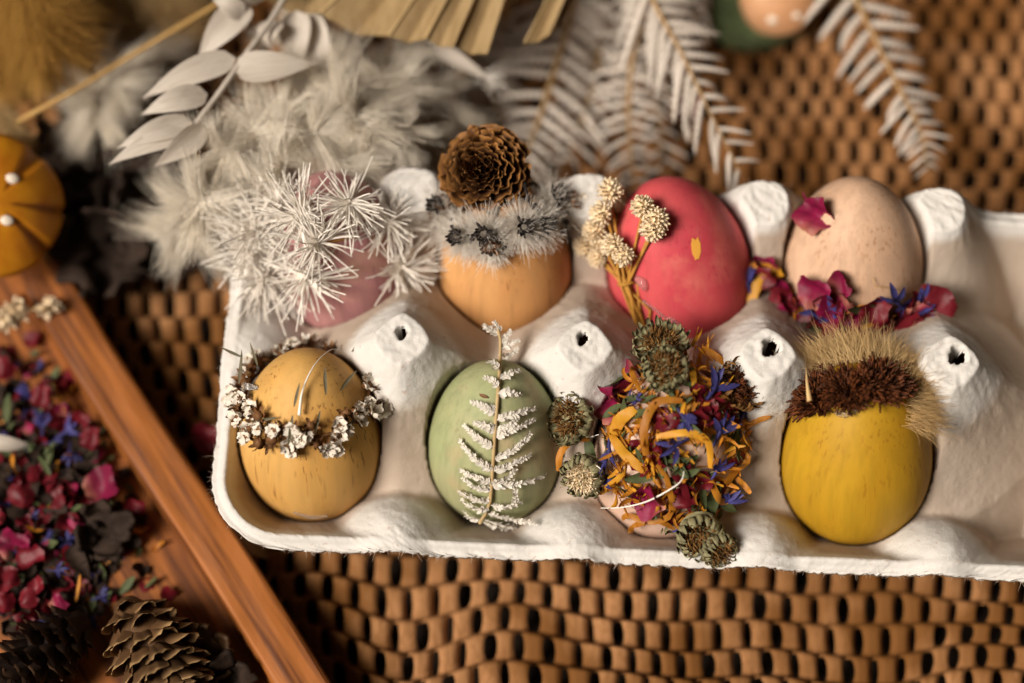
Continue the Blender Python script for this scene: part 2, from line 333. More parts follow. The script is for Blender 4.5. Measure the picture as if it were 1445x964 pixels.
for pu in (-72, -24, 24, 72):
    ex, ey = U - pu, Vv
    r = (np.abs(ex) ** 1.45 + np.abs(ey) ** 1.45) ** (1 / 1.45)
    Z = smax(Z, 57.5 - .05 * r - 1.38 * np.maximum(r - 7, 0) + .010 * np.clip(r - 7, 0, 30) ** 2, 4.0)
    rk = (np.abs(ex) ** 2.4 + np.abs(Vv - 46.5) ** 2.4) ** (1 / 2.4)
    Z = smax(Z, 50.5 - .02 * rk - 1.7 * np.maximum(rk - 6.4, 0), 2.5)
    Z = smax(Z, 40.5 - .055 * (ex ** 2 + (np.minimum(Vv + 49, 0) * .4 + np.maximum(Vv + 49, 0)) ** 2), 4.0)
for sg in (-1, 1): Z = smax(Z, 40.5 - .03 * ((U - sg * 117) ** 2 * 1.3 + Vv ** 2), 4.0)
Z = np.minimum(Z, 57.0 + .0 * Z) + vnoise(Z.shape, (60, 28), 8) * .3 + vnoise(Z.shape, (190, 84), 9) * (.10 + .16 * sstep(34, 50, Z)) + NR.normal(0, .035, Z.shape)
for k, pu in enumerate((-72, -24, 24, 72)):   # the torn hole through each post
    hx, hy = [(0, 2.0), (-.5, 2.4), (.8, 2.0), (1.6, 1.8)][k]; hr = [1.75, 1.9, 2.5, 2.6][k]
    ex, ey = U - pu - hx, Vv - hy; an = np.arctan2(ey, ex); rr = np.hypot(ex * (1.15 if k != 1 else 1.5), ey)
    hole = hr * (1 + .16 * np.sin(3 * an + k) + .1 * np.sin(7 * an + 2 * k))
    Z -= 30 * sstep(hole, hole - .8, rr); Z += .35 * np.exp(-((rr - hr - .9) / .7) ** 2)
HOLE = np.zeros(Z.shape, bool)
for k, pu in enumerate((-72, -24, 24, 72)):
    hx, hy = [(0, 2.0), (-.5, 2.4), (.8, 2.0), (1.6, 1.8)][k]; hr = [1.75, 1.9, 2.5, 2.6][k]; HOLE |= np.hypot((U - pu - hx) * (1.15 if k != 1 else 1.5), Vv - hy) < hr - .3
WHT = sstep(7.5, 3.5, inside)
for pu in (-72, -24, 24, 72):                 # whiter colour on the tops of posts, knobs and front mounds
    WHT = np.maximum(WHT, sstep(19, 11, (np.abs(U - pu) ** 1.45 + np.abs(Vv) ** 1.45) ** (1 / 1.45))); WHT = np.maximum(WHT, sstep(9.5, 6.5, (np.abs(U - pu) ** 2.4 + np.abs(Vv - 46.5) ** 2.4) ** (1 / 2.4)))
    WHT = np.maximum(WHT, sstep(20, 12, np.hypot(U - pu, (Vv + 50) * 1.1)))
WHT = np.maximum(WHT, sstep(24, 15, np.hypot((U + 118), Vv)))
W3 = np.stack([U, Vv, Z], -1).reshape(-1, 3); Rn = np.array(RC); Wd = W3 @ Rn[:3, :3].T + Rn[:3, 3]
def in_egg(e, P, g):                          # is each point inside the egg grown by g?
    A = np.array(e['R'].inverted()); Q = P @ A[:3, :3].T + A[:3, 3]; zz = Q[:, 2] / (e['a'] + g)
    rr = (e['b'] + g) * np.sqrt(np.clip(1 - zz ** 2, 0, 1)) * (1 - .12 * zz); return (np.abs(zz) < 1) & (np.hypot(Q[:, 0], Q[:, 1]) < rr)
for e in EGG:                                 # eggs press into the pulp where they sit
    near = np.where(np.hypot(Wd[:, 0] - e['c'].x, Wd[:, 1] - e['c'].y) < 32)[0]; P = Wd[near].copy(); newz = P[:, 2].copy(); done = np.zeros(len(near), bool)
    for zt in np.arange(0, 62, .3):           # lowest height at which the vertical line enters the egg
        Pz = P.copy(); Pz[:, 2] = zt; hit_ = in_egg(e, Pz, .35) & ~done; newz[hit_] = np.minimum(newz[hit_], zt - .15); done |= hit_
    Wd[near, 2] = newz
Wd[:, 2] = np.maximum(Wd[:, 2], 3.2)
carton = thing('egg_carton', 'white molded pulp egg carton holding eight decorated eggs', 'egg carton', (CC.x, CC.y, MATZ))
idx = np.arange(NU_ * NV_).reshape(NU_, NV_); top = np.stack([idx[:-1, :-1], idx[1:, :-1], idx[1:, 1:], idx[:-1, 1:]], -1).reshape(-1, 4)
top = top[~HOLE[:-1, :-1].ravel()]; nb = NU_ * NV_; bot = top[:, ::-1] + nb
bd = np.concatenate([idx[:, 0], idx[-1, 1:], idx[-2::-1, -1], idx[0, -2:0:-1]]); bn = np.roll(bd, -1)
side = np.stack([bn, bd, bd + nb, bn + nb], -1)
Wb = Wd.copy(); Wb[:, 2] -= 1.7
low = Wb[:, 2] < MATZ + .6; Wb[low, 2] = MATZ + .6
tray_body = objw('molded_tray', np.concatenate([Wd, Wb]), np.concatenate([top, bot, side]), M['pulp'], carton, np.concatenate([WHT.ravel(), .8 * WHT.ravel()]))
# little feet under the cells so that the carton stands on the weave
for i in range(-2, 3):
    for s in (-1, 1):
        ft = MB(); p = RC @ Vector((48 * i, VR * s, 0)); ft.tube([(p.x, p.y, MATZ - .6), (p.x, p.y, 2.6)], [8.5, 9.5], 20); ft.build('foot', M['pulp'], carton)
ez = Wd[bd]; sel = NR.randint(0, len(ez), 900); cen = np.array([CC.x, CC.y, 30])
dirs = unit((ez[sel] - cen) * np.array([.3, 1, 0])) + NR.normal(0, .9, (900, 3)) * np.array([1, 1, .8])
fz = objw('torn_fibre', *fib(ez[sel] - np.array([0, 0, .7]) * NR.rand(900, 1), dirs, NR.uniform(.5, 1.7, 900), .07, NR.normal(0, .4, (900, 3)), 2), M['pulp'], carton); fz['kind'] = 'stuff'

# ------------------------------------------------------------------ petals and small botanical shapes (in mm, length along +y, face +z)
def strap(L, Wd_, curl=.8, twist=0.0, n=9, pw=.5, cup=.3, seed=0, taper=.08):
    r = random.Random(seed); V = []; A = []; y = z = 0.0; th = -curl * .25; cols = (-1, -.35, .35, 1)
    for i in range(n):
        s = i / (n - 1); wd = Wd_ * .5 * max(.05, math.sin(PI * min(.98, taper + (.97 - taper) * s))) ** pw; tw = twist * s + r.uniform(-.08, .08)
        if i: y += math.cos(th) * L / (n - 1); z += math.sin(th) * L / (n - 1); th += curl / (n - 1) * (1 + r.uniform(-.4, .4))
        for c in cols:
            a = c * wd; zz = cup * wd * (abs(c) ** 2); ca, sa = math.cos(tw), math.sin(tw)
            V.append((a * ca - zz * sa * 1, y - (a * sa + zz * ca) * math.sin(th), z + (a * sa + zz * ca) * math.cos(th) + r.uniform(-.05, .05) * Wd_)); A.append(max(0, s - .75) * 2)
    F = [(i * 4 + k, i * 4 + k + 1, (i + 1) * 4 + k + 1, (i + 1) * 4 + k) for i in range(n - 1) for k in range(3)]
    return V, F, A
def rose(Wd_, seed=0, n=8):
    r = random.Random(seed); V = []; A = []; k1, k2, p1, p2 = r.uniform(2, 4), r.uniform(2, 4), r.uniform(0, 6), r.uniform(0, 6); cr = r.uniform(.16, .34); fold = r.uniform(-.25, .5)
    for i in range(n):
        s = i / (n - 1); wd = (math.sin(PI * (.10 + .72 * s)) ** .75) * .5 * Wd_ * (1 + .06 * math.sin(i * 2.3 + seed))
        for j in range(n):
            c = -1 + 2 * j / (n - 1); x = c * wd; y = s * Wd_ * .92 - (.10 * Wd_ * (1 - abs(c)) * s ** 4) + r.uniform(-.03, .03) * Wd_
            z = cr * Wd_ * (math.sin(k1 * c + p1 + s * 2) * .5 + math.sin(k2 * s * 2 + p2 + c)) * .6 + fold * c * c * Wd_ * .4 + .12 * Wd_ * s * s + r.uniform(-.03, .03) * Wd_
            V.append((x, y, z)); A.append(max(0, 1 - s * 3.2) * .9)
    F = [(i * n + j, i * n + j + 1, (i + 1) * n + j + 1, (i + 1) * n + j) for i in range(n - 1) for j in range(n - 1)]
    return V, F, A
def floret(L, seed=0):
    r = random.Random(seed); mb = MB()
    mb.tube([(0, 0, 0), (.1, L * .25, .3), (0, L * .5, .2)], [.25, .4, .7], 5, False)
    for k in range(5):
        a = (k - 2) * .42 + r.uniform(-.15, .15); ln = L * r.uniform(.45, .65)
        mb.addm(strap(ln, L * .17, r.uniform(-1, 1.4), r.uniform(-.6, .6), 6, .8, .3, seed + k), Matrix.Translation((0, L * .42, .2)) @ Matrix.Rotation(-a, 4, 'Z') @ Matrix.Rotation(r.uniform(-.3, .6), 4, 'X'))
    return mb.V, mb.F, mb.A
def me_of(vf, m, name='petal'): return mesh(name, vf[0], vf[1], m, True, vf[2] if len(vf) > 2 else None)
ORA = [me_of(strap(rnd.uniform(8, 14), rnd.uniform(1.2, 2.2), rnd.uniform(.2, 3.4), rnd.uniform(-3.2, 3.2), 11, .4, .35, k), M['orange' if k % 3 else 'yellow'], 'strap_petal') for k in range(12)]
ROS = [me_of(rose(rnd.uniform(7, 9.5), k), M['magenta']) for k in range(7)]
RED = [me_of(rose(rnd.uniform(7, 9.5), 20 + k), M['darkred']) for k in range(5)]
BLU = [me_of(floret(rnd.uniform(7.5, 9.5), 40 + 7 * k), M['blue'], 'floret') for k in range(6)]
GRN = [me_of(strap(rnd.uniform(8, 11), rnd.uniform(2.6, 3.6), rnd.uniform(-.4, .9), .3, 8, .8, .4, 90 + k), M['greenleaf'], 'leaf') for k in range(3)]
BRN = [me_of(strap(rnd.uniform(6, 9), rnd.uniform(1.2, 2.0), rnd.uniform(.8, 3), rnd.uniform(-2, 2), 8, .5, .4, 120 + k), M['sage'], 'curled_sepal') for k in range(4)]
POOL = dict(h=BRN, o=ORA, m=ROS, r=RED, b=BLU, g=GRN); PNAME = dict(h='curled_sepal', o='ray_petal', m='rose_petal', r='dark_rose_petal', b='cornflower_floret', g='leaf')
def stick(e, root, kind, px, py, deg=None, s=1.0, off=.7, tilt=None, var=None):   # glue a petal on an egg where this pixel meets it
    p, n = hit(e, px, py, off); deg = rnd.uniform(0, 360) if deg is None else deg
    a = math.radians(deg); t = Vector((math.cos(a), math.sin(a) * SE, math.sin(a) * CE))
    Mx = frame(p, n, t); tl = rnd.uniform(-.1, .45) if tilt is None else tilt
    Mx = Mx @ Matrix.Rotation(tl, 4, 'X') @ Matrix.Rotation(rnd.uniform(-.3, .3), 4, 'Y') @ Matrix.Scale(s, 4) @ Matrix.Translation((0, -4, 0))
    pl = POOL[kind]; return obj(PNAME[kind], pl[rnd.randrange(len(pl)) if var is None else var % len(pl)], root, Mx)
def head(parent, pos, n, R=7.0, sep='sage', cen='brownhead', nsep=34, seed=0, open_=.35, flat=.5):   # dried daisy head: rows of curled sepals round a bristly middle
    r = random.Random(seed); mb = MB(); F0 = frame(pos, n, (0, 1, 0), r.uniform(0, 6))
    nr = 16; V = []
    for i in range(5):
        f = i / 4; V += [(R * .62 * f * math.cos(2 * PI * k / nr), R * .62 * f * math.sin(2 * PI * k / nr), .9 + R * .20 * (1 - f * f) - (2.0 if i == 4 else 0)) for k in range(nr)]
    mb.addm((V, [(i * nr + k, i * nr + (k + 1) % nr, (i + 1) * nr + (k + 1) % nr, (i + 1) * nr + k) for i in range(4) for k in range(nr)]), F0)
    for row in range(2):
        for k in range(nsep):
            a = 2 * PI * (k + .5 * row) / nsep + r.uniform(-.09, .09); rad = R * (.50 + .06 * row)
            Mx = F0 @ Matrix.Rotation(a - PI / 2, 4, 'Z') @ Matrix.Translation((0, rad, .2 + .9 * row)) @ Matrix.Rotation(open_ + .4 * row + r.uniform(-.25, .3), 4, 'X')
            mb.addm(strap(R * r.uniform(.46, .66), R * .15, r.uniform(1.6, 3.4), r.uniform(-.6, .6), 7, .55, .5, seed * 50 + k), Mx)
    h = mb.build('flower_head', M[sep], parent); N = 170; q = np.random.RandomState(seed); aa = q.rand(N) * 2 * PI; rr = R * .50 * np.sqrt(q.rand(N))
    loc = np.stack([rr * np.cos(aa), rr * np.sin(aa), .8 + R * .16 * (1 - (rr / R) ** 2)], 1); dr = np.stack([rr * np.cos(aa) / R * .9, rr * np.sin(aa) / R * .9, np.ones(N)], 1) + q.normal(0, .25, (N, 3))
    A = np.array(F0); V, F = fib(loc @ A[:3, :3].T + A[:3, 3], dr @ A[:3, :3].T, q.uniform(.16, .30, N) * R, .035 * R, q.normal(0, .3, (N, 3)), 3, 4, .5)
    objw('centre', V, F, M[cen], h); return h
def up_img(deg):
    a = math.radians(deg); return Vector((math.cos(a), math.sin(a) * SE, math.sin(a) * CE))
LBL = ['mauve egg half hidden under spiky white star-shaped dried flowers', 'amber wooden egg wearing a brown rosette cone and grey fuzzy seed heads',
       'pink dyed egg with a glued bunch of cream everlasting flowers', 'pale bare wooden egg with a single rose petal above a petal band',
       'honey coloured wooden egg wearing a wreath of tiny white flowers', 'pale green egg with a white fern leaf laid over it',
       'egg covered all over with orange, blue and magenta dried petals', 'bright yellow wooden egg with a golden fur and dark bristle hat']
ER = []
for e, lb in zip(EGG, LBL):
    base = min(e['Vw'], key=lambda v: v.z); r_ = thing('decorated_egg', lb, 'egg', base, 'decorated eggs in the carton'); ER.append(r_)
    obj('wooden_egg', mesh('wooden_egg', e['V'], e['F'], e['m']), r_, e['R'])

# egg 1: spiky white star flowers
def star(parent, pos, n, R, seed, N=92):
    q = np.random.RandomState(seed); n = np.array(n); d = q.normal(0, 1, (N, 3)); d = unit(d); d = np.where((d @ n)[:, None] < -.15, -d, d); d = unit(d - .45 * (d @ n)[:, None] * n + .10 * n)
    V, F = fib(np.array(pos) + d * .3, d, R * q.uniform(.72, 1.08, N), .32, unit(q.normal(0, 1, (N, 3))) * .36 + np.array([0, 0, -.10]), 6, 4, .45)
    return objw('star_flower', V, F, M['white'], parent)
e = EGG[0]
for k, (px, py, lift, R) in enumerate([(362, 322, 3, 12.5), (383, 340, 4, 12), (374, 392, 2, 11.5), (352, 352, 1, 10.5), (432, 305, 2.5, 11.5), (453, 340, 3, 11.5), (437, 388, 2, 11), (489, 290, 2, 11), (541, 316, 2, 11), (558, 376, 2, 11), (405, 292, 2, 10.5), (400, 415, 1.5, 9)]):
    p, n = hit(e, px, py, lift); n = (n * .6 + Vector((0, -CE, SE)) * .8).normalized(); star(ER[0], p, n, R, 100 + k)
mb = MB()
for (a, b) in (((560, 300), (541, 316)), ((500, 335), (453, 342)), ((470, 360), (452, 345))):
    mb.tube([hit(e, *a, .6)[0], hit(e, (a[0] + b[0]) / 2, (a[1] + b[1]) / 2, 1.2)[0], hit(e, *b, 1.6)[0]], .3, 5)
mb.build('stem', M['yellowstem'], ER[0])

# egg 2: rosette cone and fuzzy seed heads
def cone_scale(Wd_, L, seed, curl=.9, ruf=1.0):
    r = random.Random(seed); n, k = 7, 11; V = []; A = []; p1 = r.uniform(0, 6); p2 = r.uniform(3, 5.5)
    for i in range(n):
        s = (0, .25, .5, .72, .86, .94, 1)[i]
        for j in range(k):
            c = -1 + 2 * j / (k - 1); wd = Wd_ * .5 * (.35 + .65 * math.sin(PI * .5 * s)); th = c * .95
            x = wd * math.sin(th) * 1.15; cup = wd * (1 - math.cos(th)) * 1.0
            y = L * s * (1 - (.10 + .3 * (1 - ruf)) * c * c) + r.uniform(-.04, .04) * L * s; z = cup - .0 + L * .18 * s * s * curl + ruf * (.09 * L * s * math.sin(c * p2 * 1.6 + p1) + .05 * L * s * math.sin(c * 11 + p1 * 3)) - (1 - ruf) * .22 * L * s ** 3 + r.uniform(-.025, .025) * L
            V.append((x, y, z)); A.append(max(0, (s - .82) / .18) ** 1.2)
    F = [(i * k + j, i * k + j + 1, (i + 1) * k + j + 1, (i + 1) * k + j) for i in range(n - 1) for j in range(k - 1)]
    return V, F, A
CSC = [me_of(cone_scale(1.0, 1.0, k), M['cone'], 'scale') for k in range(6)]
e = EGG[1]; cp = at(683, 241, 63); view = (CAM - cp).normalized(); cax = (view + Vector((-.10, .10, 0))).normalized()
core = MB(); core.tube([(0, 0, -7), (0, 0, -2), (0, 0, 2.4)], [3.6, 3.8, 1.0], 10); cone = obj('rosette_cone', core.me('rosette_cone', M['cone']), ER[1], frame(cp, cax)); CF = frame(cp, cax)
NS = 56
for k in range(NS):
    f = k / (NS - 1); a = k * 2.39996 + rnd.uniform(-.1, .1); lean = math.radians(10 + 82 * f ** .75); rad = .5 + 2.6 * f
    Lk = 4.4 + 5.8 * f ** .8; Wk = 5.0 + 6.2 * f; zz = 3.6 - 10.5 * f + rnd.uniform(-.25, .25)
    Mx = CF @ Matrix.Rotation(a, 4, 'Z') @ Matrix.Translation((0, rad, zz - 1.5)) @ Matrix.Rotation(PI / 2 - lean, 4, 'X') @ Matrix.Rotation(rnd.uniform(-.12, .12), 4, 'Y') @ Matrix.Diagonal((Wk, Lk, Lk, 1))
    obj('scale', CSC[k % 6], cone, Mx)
mb = MB(); mb.tube([cp - cax * 4, (cp + e['c']) / 2 + Vector((0, 0, 8)), hit(e, 690, 300, -1)[0]], [2.5, 2.5, 3], 8); mb.build('cone_stalk', M['cone'], ER[1])
for k, (px, py, R) in enumerate([(634, 318, 6.5), (662, 334, 6), (690, 330, 6.5), (697, 346, 5), (732, 322, 6.5), (756, 320, 5.5), (781, 300, 6.5), (768, 288, 5), (622, 296, 5.5), (648, 300, 5)]):
    p, n = hit(e, px, py, 1.2); n = (n + .5 * Vector((0, -CE, SE))).normalized(); q = np.random.RandomState(k + 5); N = 900; R *= 1.15
    dd = unit(q.normal(0, 1, (N, 3))); dd = np.where((dd @ np.array(n))[:, None] < -.1, -dd, dd)
    hd = objw('fuzzy_seed_head', *fib(np.array(p) + dd * .8, dd, R * q.uniform(.6, 1.0, N), .085, q.normal(0, .25, (N, 3)), 4, 3, .6), M['fuzz'], ER[1])
    mb = MB(); F0 = frame(p + n * R * .72, n, None, k)
    for j in range(15):
        a = j * 2 * PI / 15; mb.addm(strap(3.3, 1.0, 1.8, .5, 5, .6, .4, j + k), F0 @ Matrix.Rotation(a, 4, 'Z') @ Matrix.Translation((0, .8, .2)) @ Matrix.Rotation(rnd.uniform(.3, 1.2), 4, 'X'))
    mb.build('dark_bract_ring', M['black' if k % 3 else 'pbrown'], hd)
mb = MB()
def bead(mb, p, r, n=6):
    p = Vector(p); V = [p + Vector((0, 0, r))]; V += [p + Vector((r * math.cos(2 * PI * k / n) * s, r * math.sin(2 * PI * k / n) * s, r * c)) for s, c in ((.8, .6), (1, 0), (.8, -.6)) for k in range(n)] + [p - Vector((0, 0, r))]
    F = [(0, 1 + k, 1 + (k + 1) % n) for k in range(n)] + [(1 + i * n + k, 1 + (i + 1) * n + k, 1 + (i + 1) * n + (k + 1) % n, 1 + i * n + (k + 1) % n) for i in range(2) for k in range(n)] + [(1 + 2 * n + k, len(V) - 1, 1 + 2 * n + (k + 1) % n) for k in range(n)]
    mb.add(V, F)
for path in ([(732, 275), (736, 290), (742, 300), (750, 305)], [(750, 258), (765, 266), (780, 268), (798, 265)], [(768, 272), (770, 285), (768, 300)]):
    pts = [hit(e, x, y, 4.5)[0] for x, y in path]; mb.tube(pts, .5, 6)
    for p in pts: bead(mb, p + Vector((rnd.uniform(-.5, .5), rnd.uniform(-.5, .5), .3)), rnd.uniform(.7, 1.1))
for k in range(24):
    bx = rnd.uniform(612, 800); by = 325 + 18 * math.sin((bx - 610) / 190 * PI) - 26 * ((bx - 700) / 95) ** 2 * (1 if bx > 700 else .7) + rnd.uniform(-20, 16)
    p, n = hit(e, bx, by, rnd.uniform(4, 7)); bead(mb, p, rnd.uniform(.45, .95))
    if k % 2: mb.tube([p, p + Vector((rnd.uniform(-2, 2), rnd.uniform(-2, 2), rnd.uniform(-3, 0)))], .28, 5)
mb.build('black_berry_twig', M['black'], ER[1])

# egg 3: bunch of everlasting flowers
e = EGG[2]; q = np.random.RandomState(3)
cx = lambda x, y: (x / 3.707 + 800, y / 3.707 + 240)
knot = hit(e, *cx(335, 590), 1.8)[0]; end = hit(e, *cx(430, 850), 1.6)[0]; mid = hit(e, *cx(380, 720), 1.5)[0]
mb = MB()
for k, (x, y, lift) in enumerate([(330, 175, 7), (300, 255, 7), (435, 215, 5), (485, 270, 4), (470, 310, 3.5), (155, 290, 9), (210, 285, 9), (130, 345, 9), (320, 385, 5), (350, 430, 4), (230, 400, 7), (270, 330, 7), (110, 190, 9), (200, 205, 9), (255, 140, 9), (285, 180, 8), (180, 380, 8), (75, 165, 9), (250, 450, 5)]):
    p, n = hit(e, *cx(x, y), lift); R = rnd.uniform(2.4, 3.4); N = 64; n = (n + Vector((0, -CE, SE)) + Vector(q.normal(0, .4, 3))).normalized()
    i = np.arange(N); zz = 1 - 1.55 * (i + .5) / N; ph = i * 2.39996; rr = np.sqrt(1 - zz ** 2); dl = np.stack([rr * np.cos(ph), rr * np.sin(ph), zz], 1)
    A = np.array(frame((0, 0, 0), n))[:3, :3]; dw = dl @ A.T; tgt = unit(dw * .5 + np.array(n) * .8)
    hb = MB(); bead(hb, p, R * .72, 8); fl = hb.build('everlasting_flower', M['cream'], ER[2])
    V, F = fib(np.array(p) + dw * R * .55, unit(dw + .35 * np.array(n) + q.normal(0, .18, (N, 3))), R * q.uniform(.4, .62, N), R * .19, tgt * .25, 3, 4, .55); objw('bract', V, F, M['cream'], fl)
    k2 = knot + Vector(q.normal(0, .8, 3)); mb.tube([p - n * R * .5, (p + k2) / 2 + Vector((0, 0, -1)), k2, mid + Vector(q.normal(0, .7, 3)) * (k % 3), end + Vector(q.normal(0, 1.0, 3))], .38, 5)
mb.tube([knot + Vector((-2.4, 0, .4)), knot + Vector((-.8, -.6, 1.6)), knot + Vector((1.2, .2, 1.5)), knot + Vector((2.4, .6, 0))], .4, 6)
mb.build('bunched_stem', M['yellowstem'], ER[2])
gl = MB()
def glue_path(gl, e, pts, r):
    P = spl([hit(e, x, y, .3)[0] for x, y in pts]); gl.tube(P, r, 8)
glue_path(gl, e, [cx(365, 560), cx(400, 590), cx(415, 625)], [.8, 1.6, .6]); glue_path(gl, e, [cx(300, 560), cx(310, 620), cx(350, 690), cx(395, 720)], [.5, 1.0, .9, .4])
glue_path(gl, e, [cx(400, 680), cx(470, 730), cx(540, 790), cx(600, 825)], [.5, .35, .35, .6]); glue_path(gl, e, [cx(525, 770), cx(560, 780), cx(595, 815)], [.4, .5, .4])
gl.build('glue_string', M['glue'], ER[2])
p, n = hit(e, *cx(675, 410), .12); f = rose(5, 3); obj('yellow_fleck', me_of(([(v[0] * .55, v[1] * 1.3 - 3, v[2] * .04) for v in f[0]], f[1]), M['fleck'], 'yellow_fleck'), ER[2], frame(p, n, up_img(100)))

# egg 4: petal band
e = EGG[3]; cx = lambda x, y: (x / 3.856 + 1040, y / 3.856 + 250); R_ = ER[3]
stick(e, R_, 'm', *cx(440, 215), 60, 1.25, .9, .2, 2); stick(e, R_, 'o', *cx(365, 208), 150, .35, .6, 0, 2)
for kd, x, y, dg, s in [('m', 285, 590, 80, 1.1), ('m', 455, 600, 60, 1.05), ('m', 580, 560, 30, .8), ('r', 290, 730, 200, 1.1), ('m', 265, 760, 100, .8), ('r', 360, 730, 300, 1.1), ('m', 580, 760, 70, 1.15), ('r', 530, 830, 10, 1),
                        ('r', 960, 850, 60, 1.2), ('r', 1010, 780, 80, 1.1), ('r', 140, 520, 50, .9), ('m', 160, 490, 80, .7), ('b', 60, 570, 95, .9), ('b', 830, 640, 135, 1.1), ('b', 900, 760, 60, 1.2), ('b', 980, 690, 70, 1), ('b', 440, 710, 160, .8), ('b', 525, 715, 10, .8),
                        ('g', 700, 690, 150, 1.2), ('o', 730, 755, 155, 1.2), ('o', 820, 820, 60, .9), ('o', 440, 800, 190, .9), ('o', 950, 650, 70, .8), ('g', 380, 800, 330, .9), ('r', 640, 860, 30, 1), ('g', 760, 880, 20, 1), ('r', 300, 830, 350, 1)]:
    stick(e, R_, kd, *cx(x, y), dg, s * 1.2, rnd.uniform(2, 3.2))
for k in range(46):
    x = rnd.uniform(230, 1010); stick(e, R_, 'rrrgobm'[k % 7], *cx(x, rnd.uniform(690, 850) - 70 * abs(x - 620) / 400), None, rnd.uniform(.9, 1.2), rnd.uniform(1.5, 3))
def px_strip(parent, e, pts, lift, wdt, mkey, name, n=16, twist=1.0, z=None):   # a curled ribbon through photo points at given lifts
    P = [hit(e, x, y, l)[0] for (x, y), l in zip(pts, lift)]; V = []; k = len(P)
    for i in range(n + 1):
        t = i / n * (k - 1); j = min(int(t), k - 2); f = t - j; p0, p1, p2, p3 = P[max(j - 1, 0)], P[j], P[j + 1], P[min(j + 2, k - 1)]
        p = .5 * ((2 * p1) + (p2 - p0) * f + (2 * p0 - 5 * p1 + 4 * p2 - p3) * f * f + (3 * p1 - p0 - 3 * p2 + p3) * f ** 3)
        d_ = (P[j + 1] - P[j]).normalized(); sd = d_.cross((CAM - p).normalized()).normalized(); nn = d_.cross(sd); a = twist * (i / n - .5) + .3 * math.sin(i * .9); sdd = sd * math.cos(a) + nn * math.sin(a)
        w_ = wdt * (.35 + .65 * math.sin(PI * min(1, .12 + .85 * i / n)) ** .6)
        V += [p - sdd * w_ / 2, p - nn * w_ * .14, p + sdd * w_ / 2]
    F = [(i * 3 + c, i * 3 + c + 1, i * 3 + c + 4, i * 3 + c + 3) for i in range(n) for c in (0, 1)]
    return objw(name, V, F, M[mkey], parent, [0] * len(V))
px_strip(R_, e, [cx(300, 510), cx(210, 525), cx(130, 560), cx(85, 650), cx(95, 725), cx(170, 750)], [3, 4, 5, 6, 5.5, 4], 3.0, 'yellow', 'curled_petal')
px_strip(R_, e, [cx(70, 490), cx(150, 472), cx(230, 500)], [6, 5, 3], 2.0, 'orange', 'curled_petal')
px_strip(R_, e, [cx(1000, 650), cx(1060, 630), cx(1120, 670), cx(1150, 710), cx(1200, 695)], [3, 5, 7, 8, 8], 6.5, 'darkred', 'curled_rose_petal', twist=1.8)
px_strip(R_, e, [cx(930, 680), cx(960, 630), cx(1040, 615)], [2, 4, 5], 3.5, 'orange', 'curled_petal')
mb = MB(); mb.tube([hit(e, *cx(735, 540), .8)[0], hit(e, *cx(740, 580), 1.6)[0], hit(e, *cx(850, 600), 1.2)[0], hit(e, *cx(930, 640), 1)[0]], .13, 4); mb.build('fine_fibre', M['straw'], R_)

# egg 5: wreath
e = EGG[4]; R_ = ER[4]; HW = .50
def flo5(sd):
    r = random.Random(sd); mb = MB()
    for k in range(5): mb.addm(rose(1.75, sd * 7 + k, 5), Matrix.Rotation(2 * PI * k / 5 + r.uniform(-.25, .25), 4, 'Z') @ Matrix.Translation((0, .55, .9)) @ Matrix.Rotation(r.uniform(.25, .9), 4, 'X'))
    return mb
def cal5(sd):
    r = random.Random(sd); mb = MB(); mb.tube([(0, 0, -1.4), (0, 0, 0), (0, 0, .9)], [.35, .9, 1.0], 7)
    for k in range(6): mb.addm(strap(1.9, .8, 1.2, 0, 4, .7, .4, sd + k), Matrix.Rotation(k * 1.05, 4, 'Z') @ Matrix.Translation((0, .7, .3)) @ Matrix.Rotation(r.uniform(.2, 1.2), 4, 'X'))
    return mb
FW = [flo5(k).me('petal_cluster', M['pwhite']) for k in range(5)]; FC = [cal5(k).me('tiny_flower', M['pbrown']) for k in range(5)]
wire = MB(); wp = [on_egg(e, HW, 2 * PI * k / 40, 1.0)[0] for k in range(41)]; wire.tube(wp, .45, 6, False); wire.build('wreath_twig', M['pbrown'], R_)
for k in range(84):
    a = 2 * PI * (k + rnd.uniform(-.4, .4)) / 84; front = math.sin(a) < .2
    p, n = on_egg(e, HW + rnd.uniform(-.12, .12), a, rnd.uniform(1.2, 3.4)); n = (n + Vector((rnd.uniform(-.6, .6), rnd.uniform(-.9, .2), rnd.uniform(0, .9)))).normalized()
    Mx = frame(p, n, None, rnd.uniform(0, 6), rnd.uniform(1.0, 1.5)); c = obj('tiny_flower', FC[k % 5], R_, Mx)
    if rnd.random() < (.62 if front else .35): obj('petal_cluster', FW[rnd.randrange(5)], c, Mx)
sp = me_of(strap(8.5, 1.05, .5, .4, 7, .8, .5, 4), M['leafspike'], 'needle_leaf')
for (x, y, dg) in [(455, 545, 95), (447, 590, 255), (340, 525, 85), (360, 505, 110), (420, 562, 75), (480, 545, 45), (490, 590, 215), (332, 500, 155), (505, 487, 50), (520, 505, 60), (415, 600, 265), (385, 590, 190), (350, 575, 30)]:
    p, n = hit(e, x, y, 2.2); obj('needle_leaf', sp, R_, frame(p, (n + view * .5), up_img(dg), 0, rnd.uniform(.7, 1.1)) @ Matrix.Translation((0, -3, 0)) @ Matrix.Rotation(rnd.uniform(-.1, .4), 4, 'X'))
gl = MB(); glue_path(gl, e, [(330, 600), (360, 600), (390, 601), (412, 600)], [.4, .6, .55, .3]); glue_path(gl, e, [(345, 545), (365, 548)], [1.2, .5])
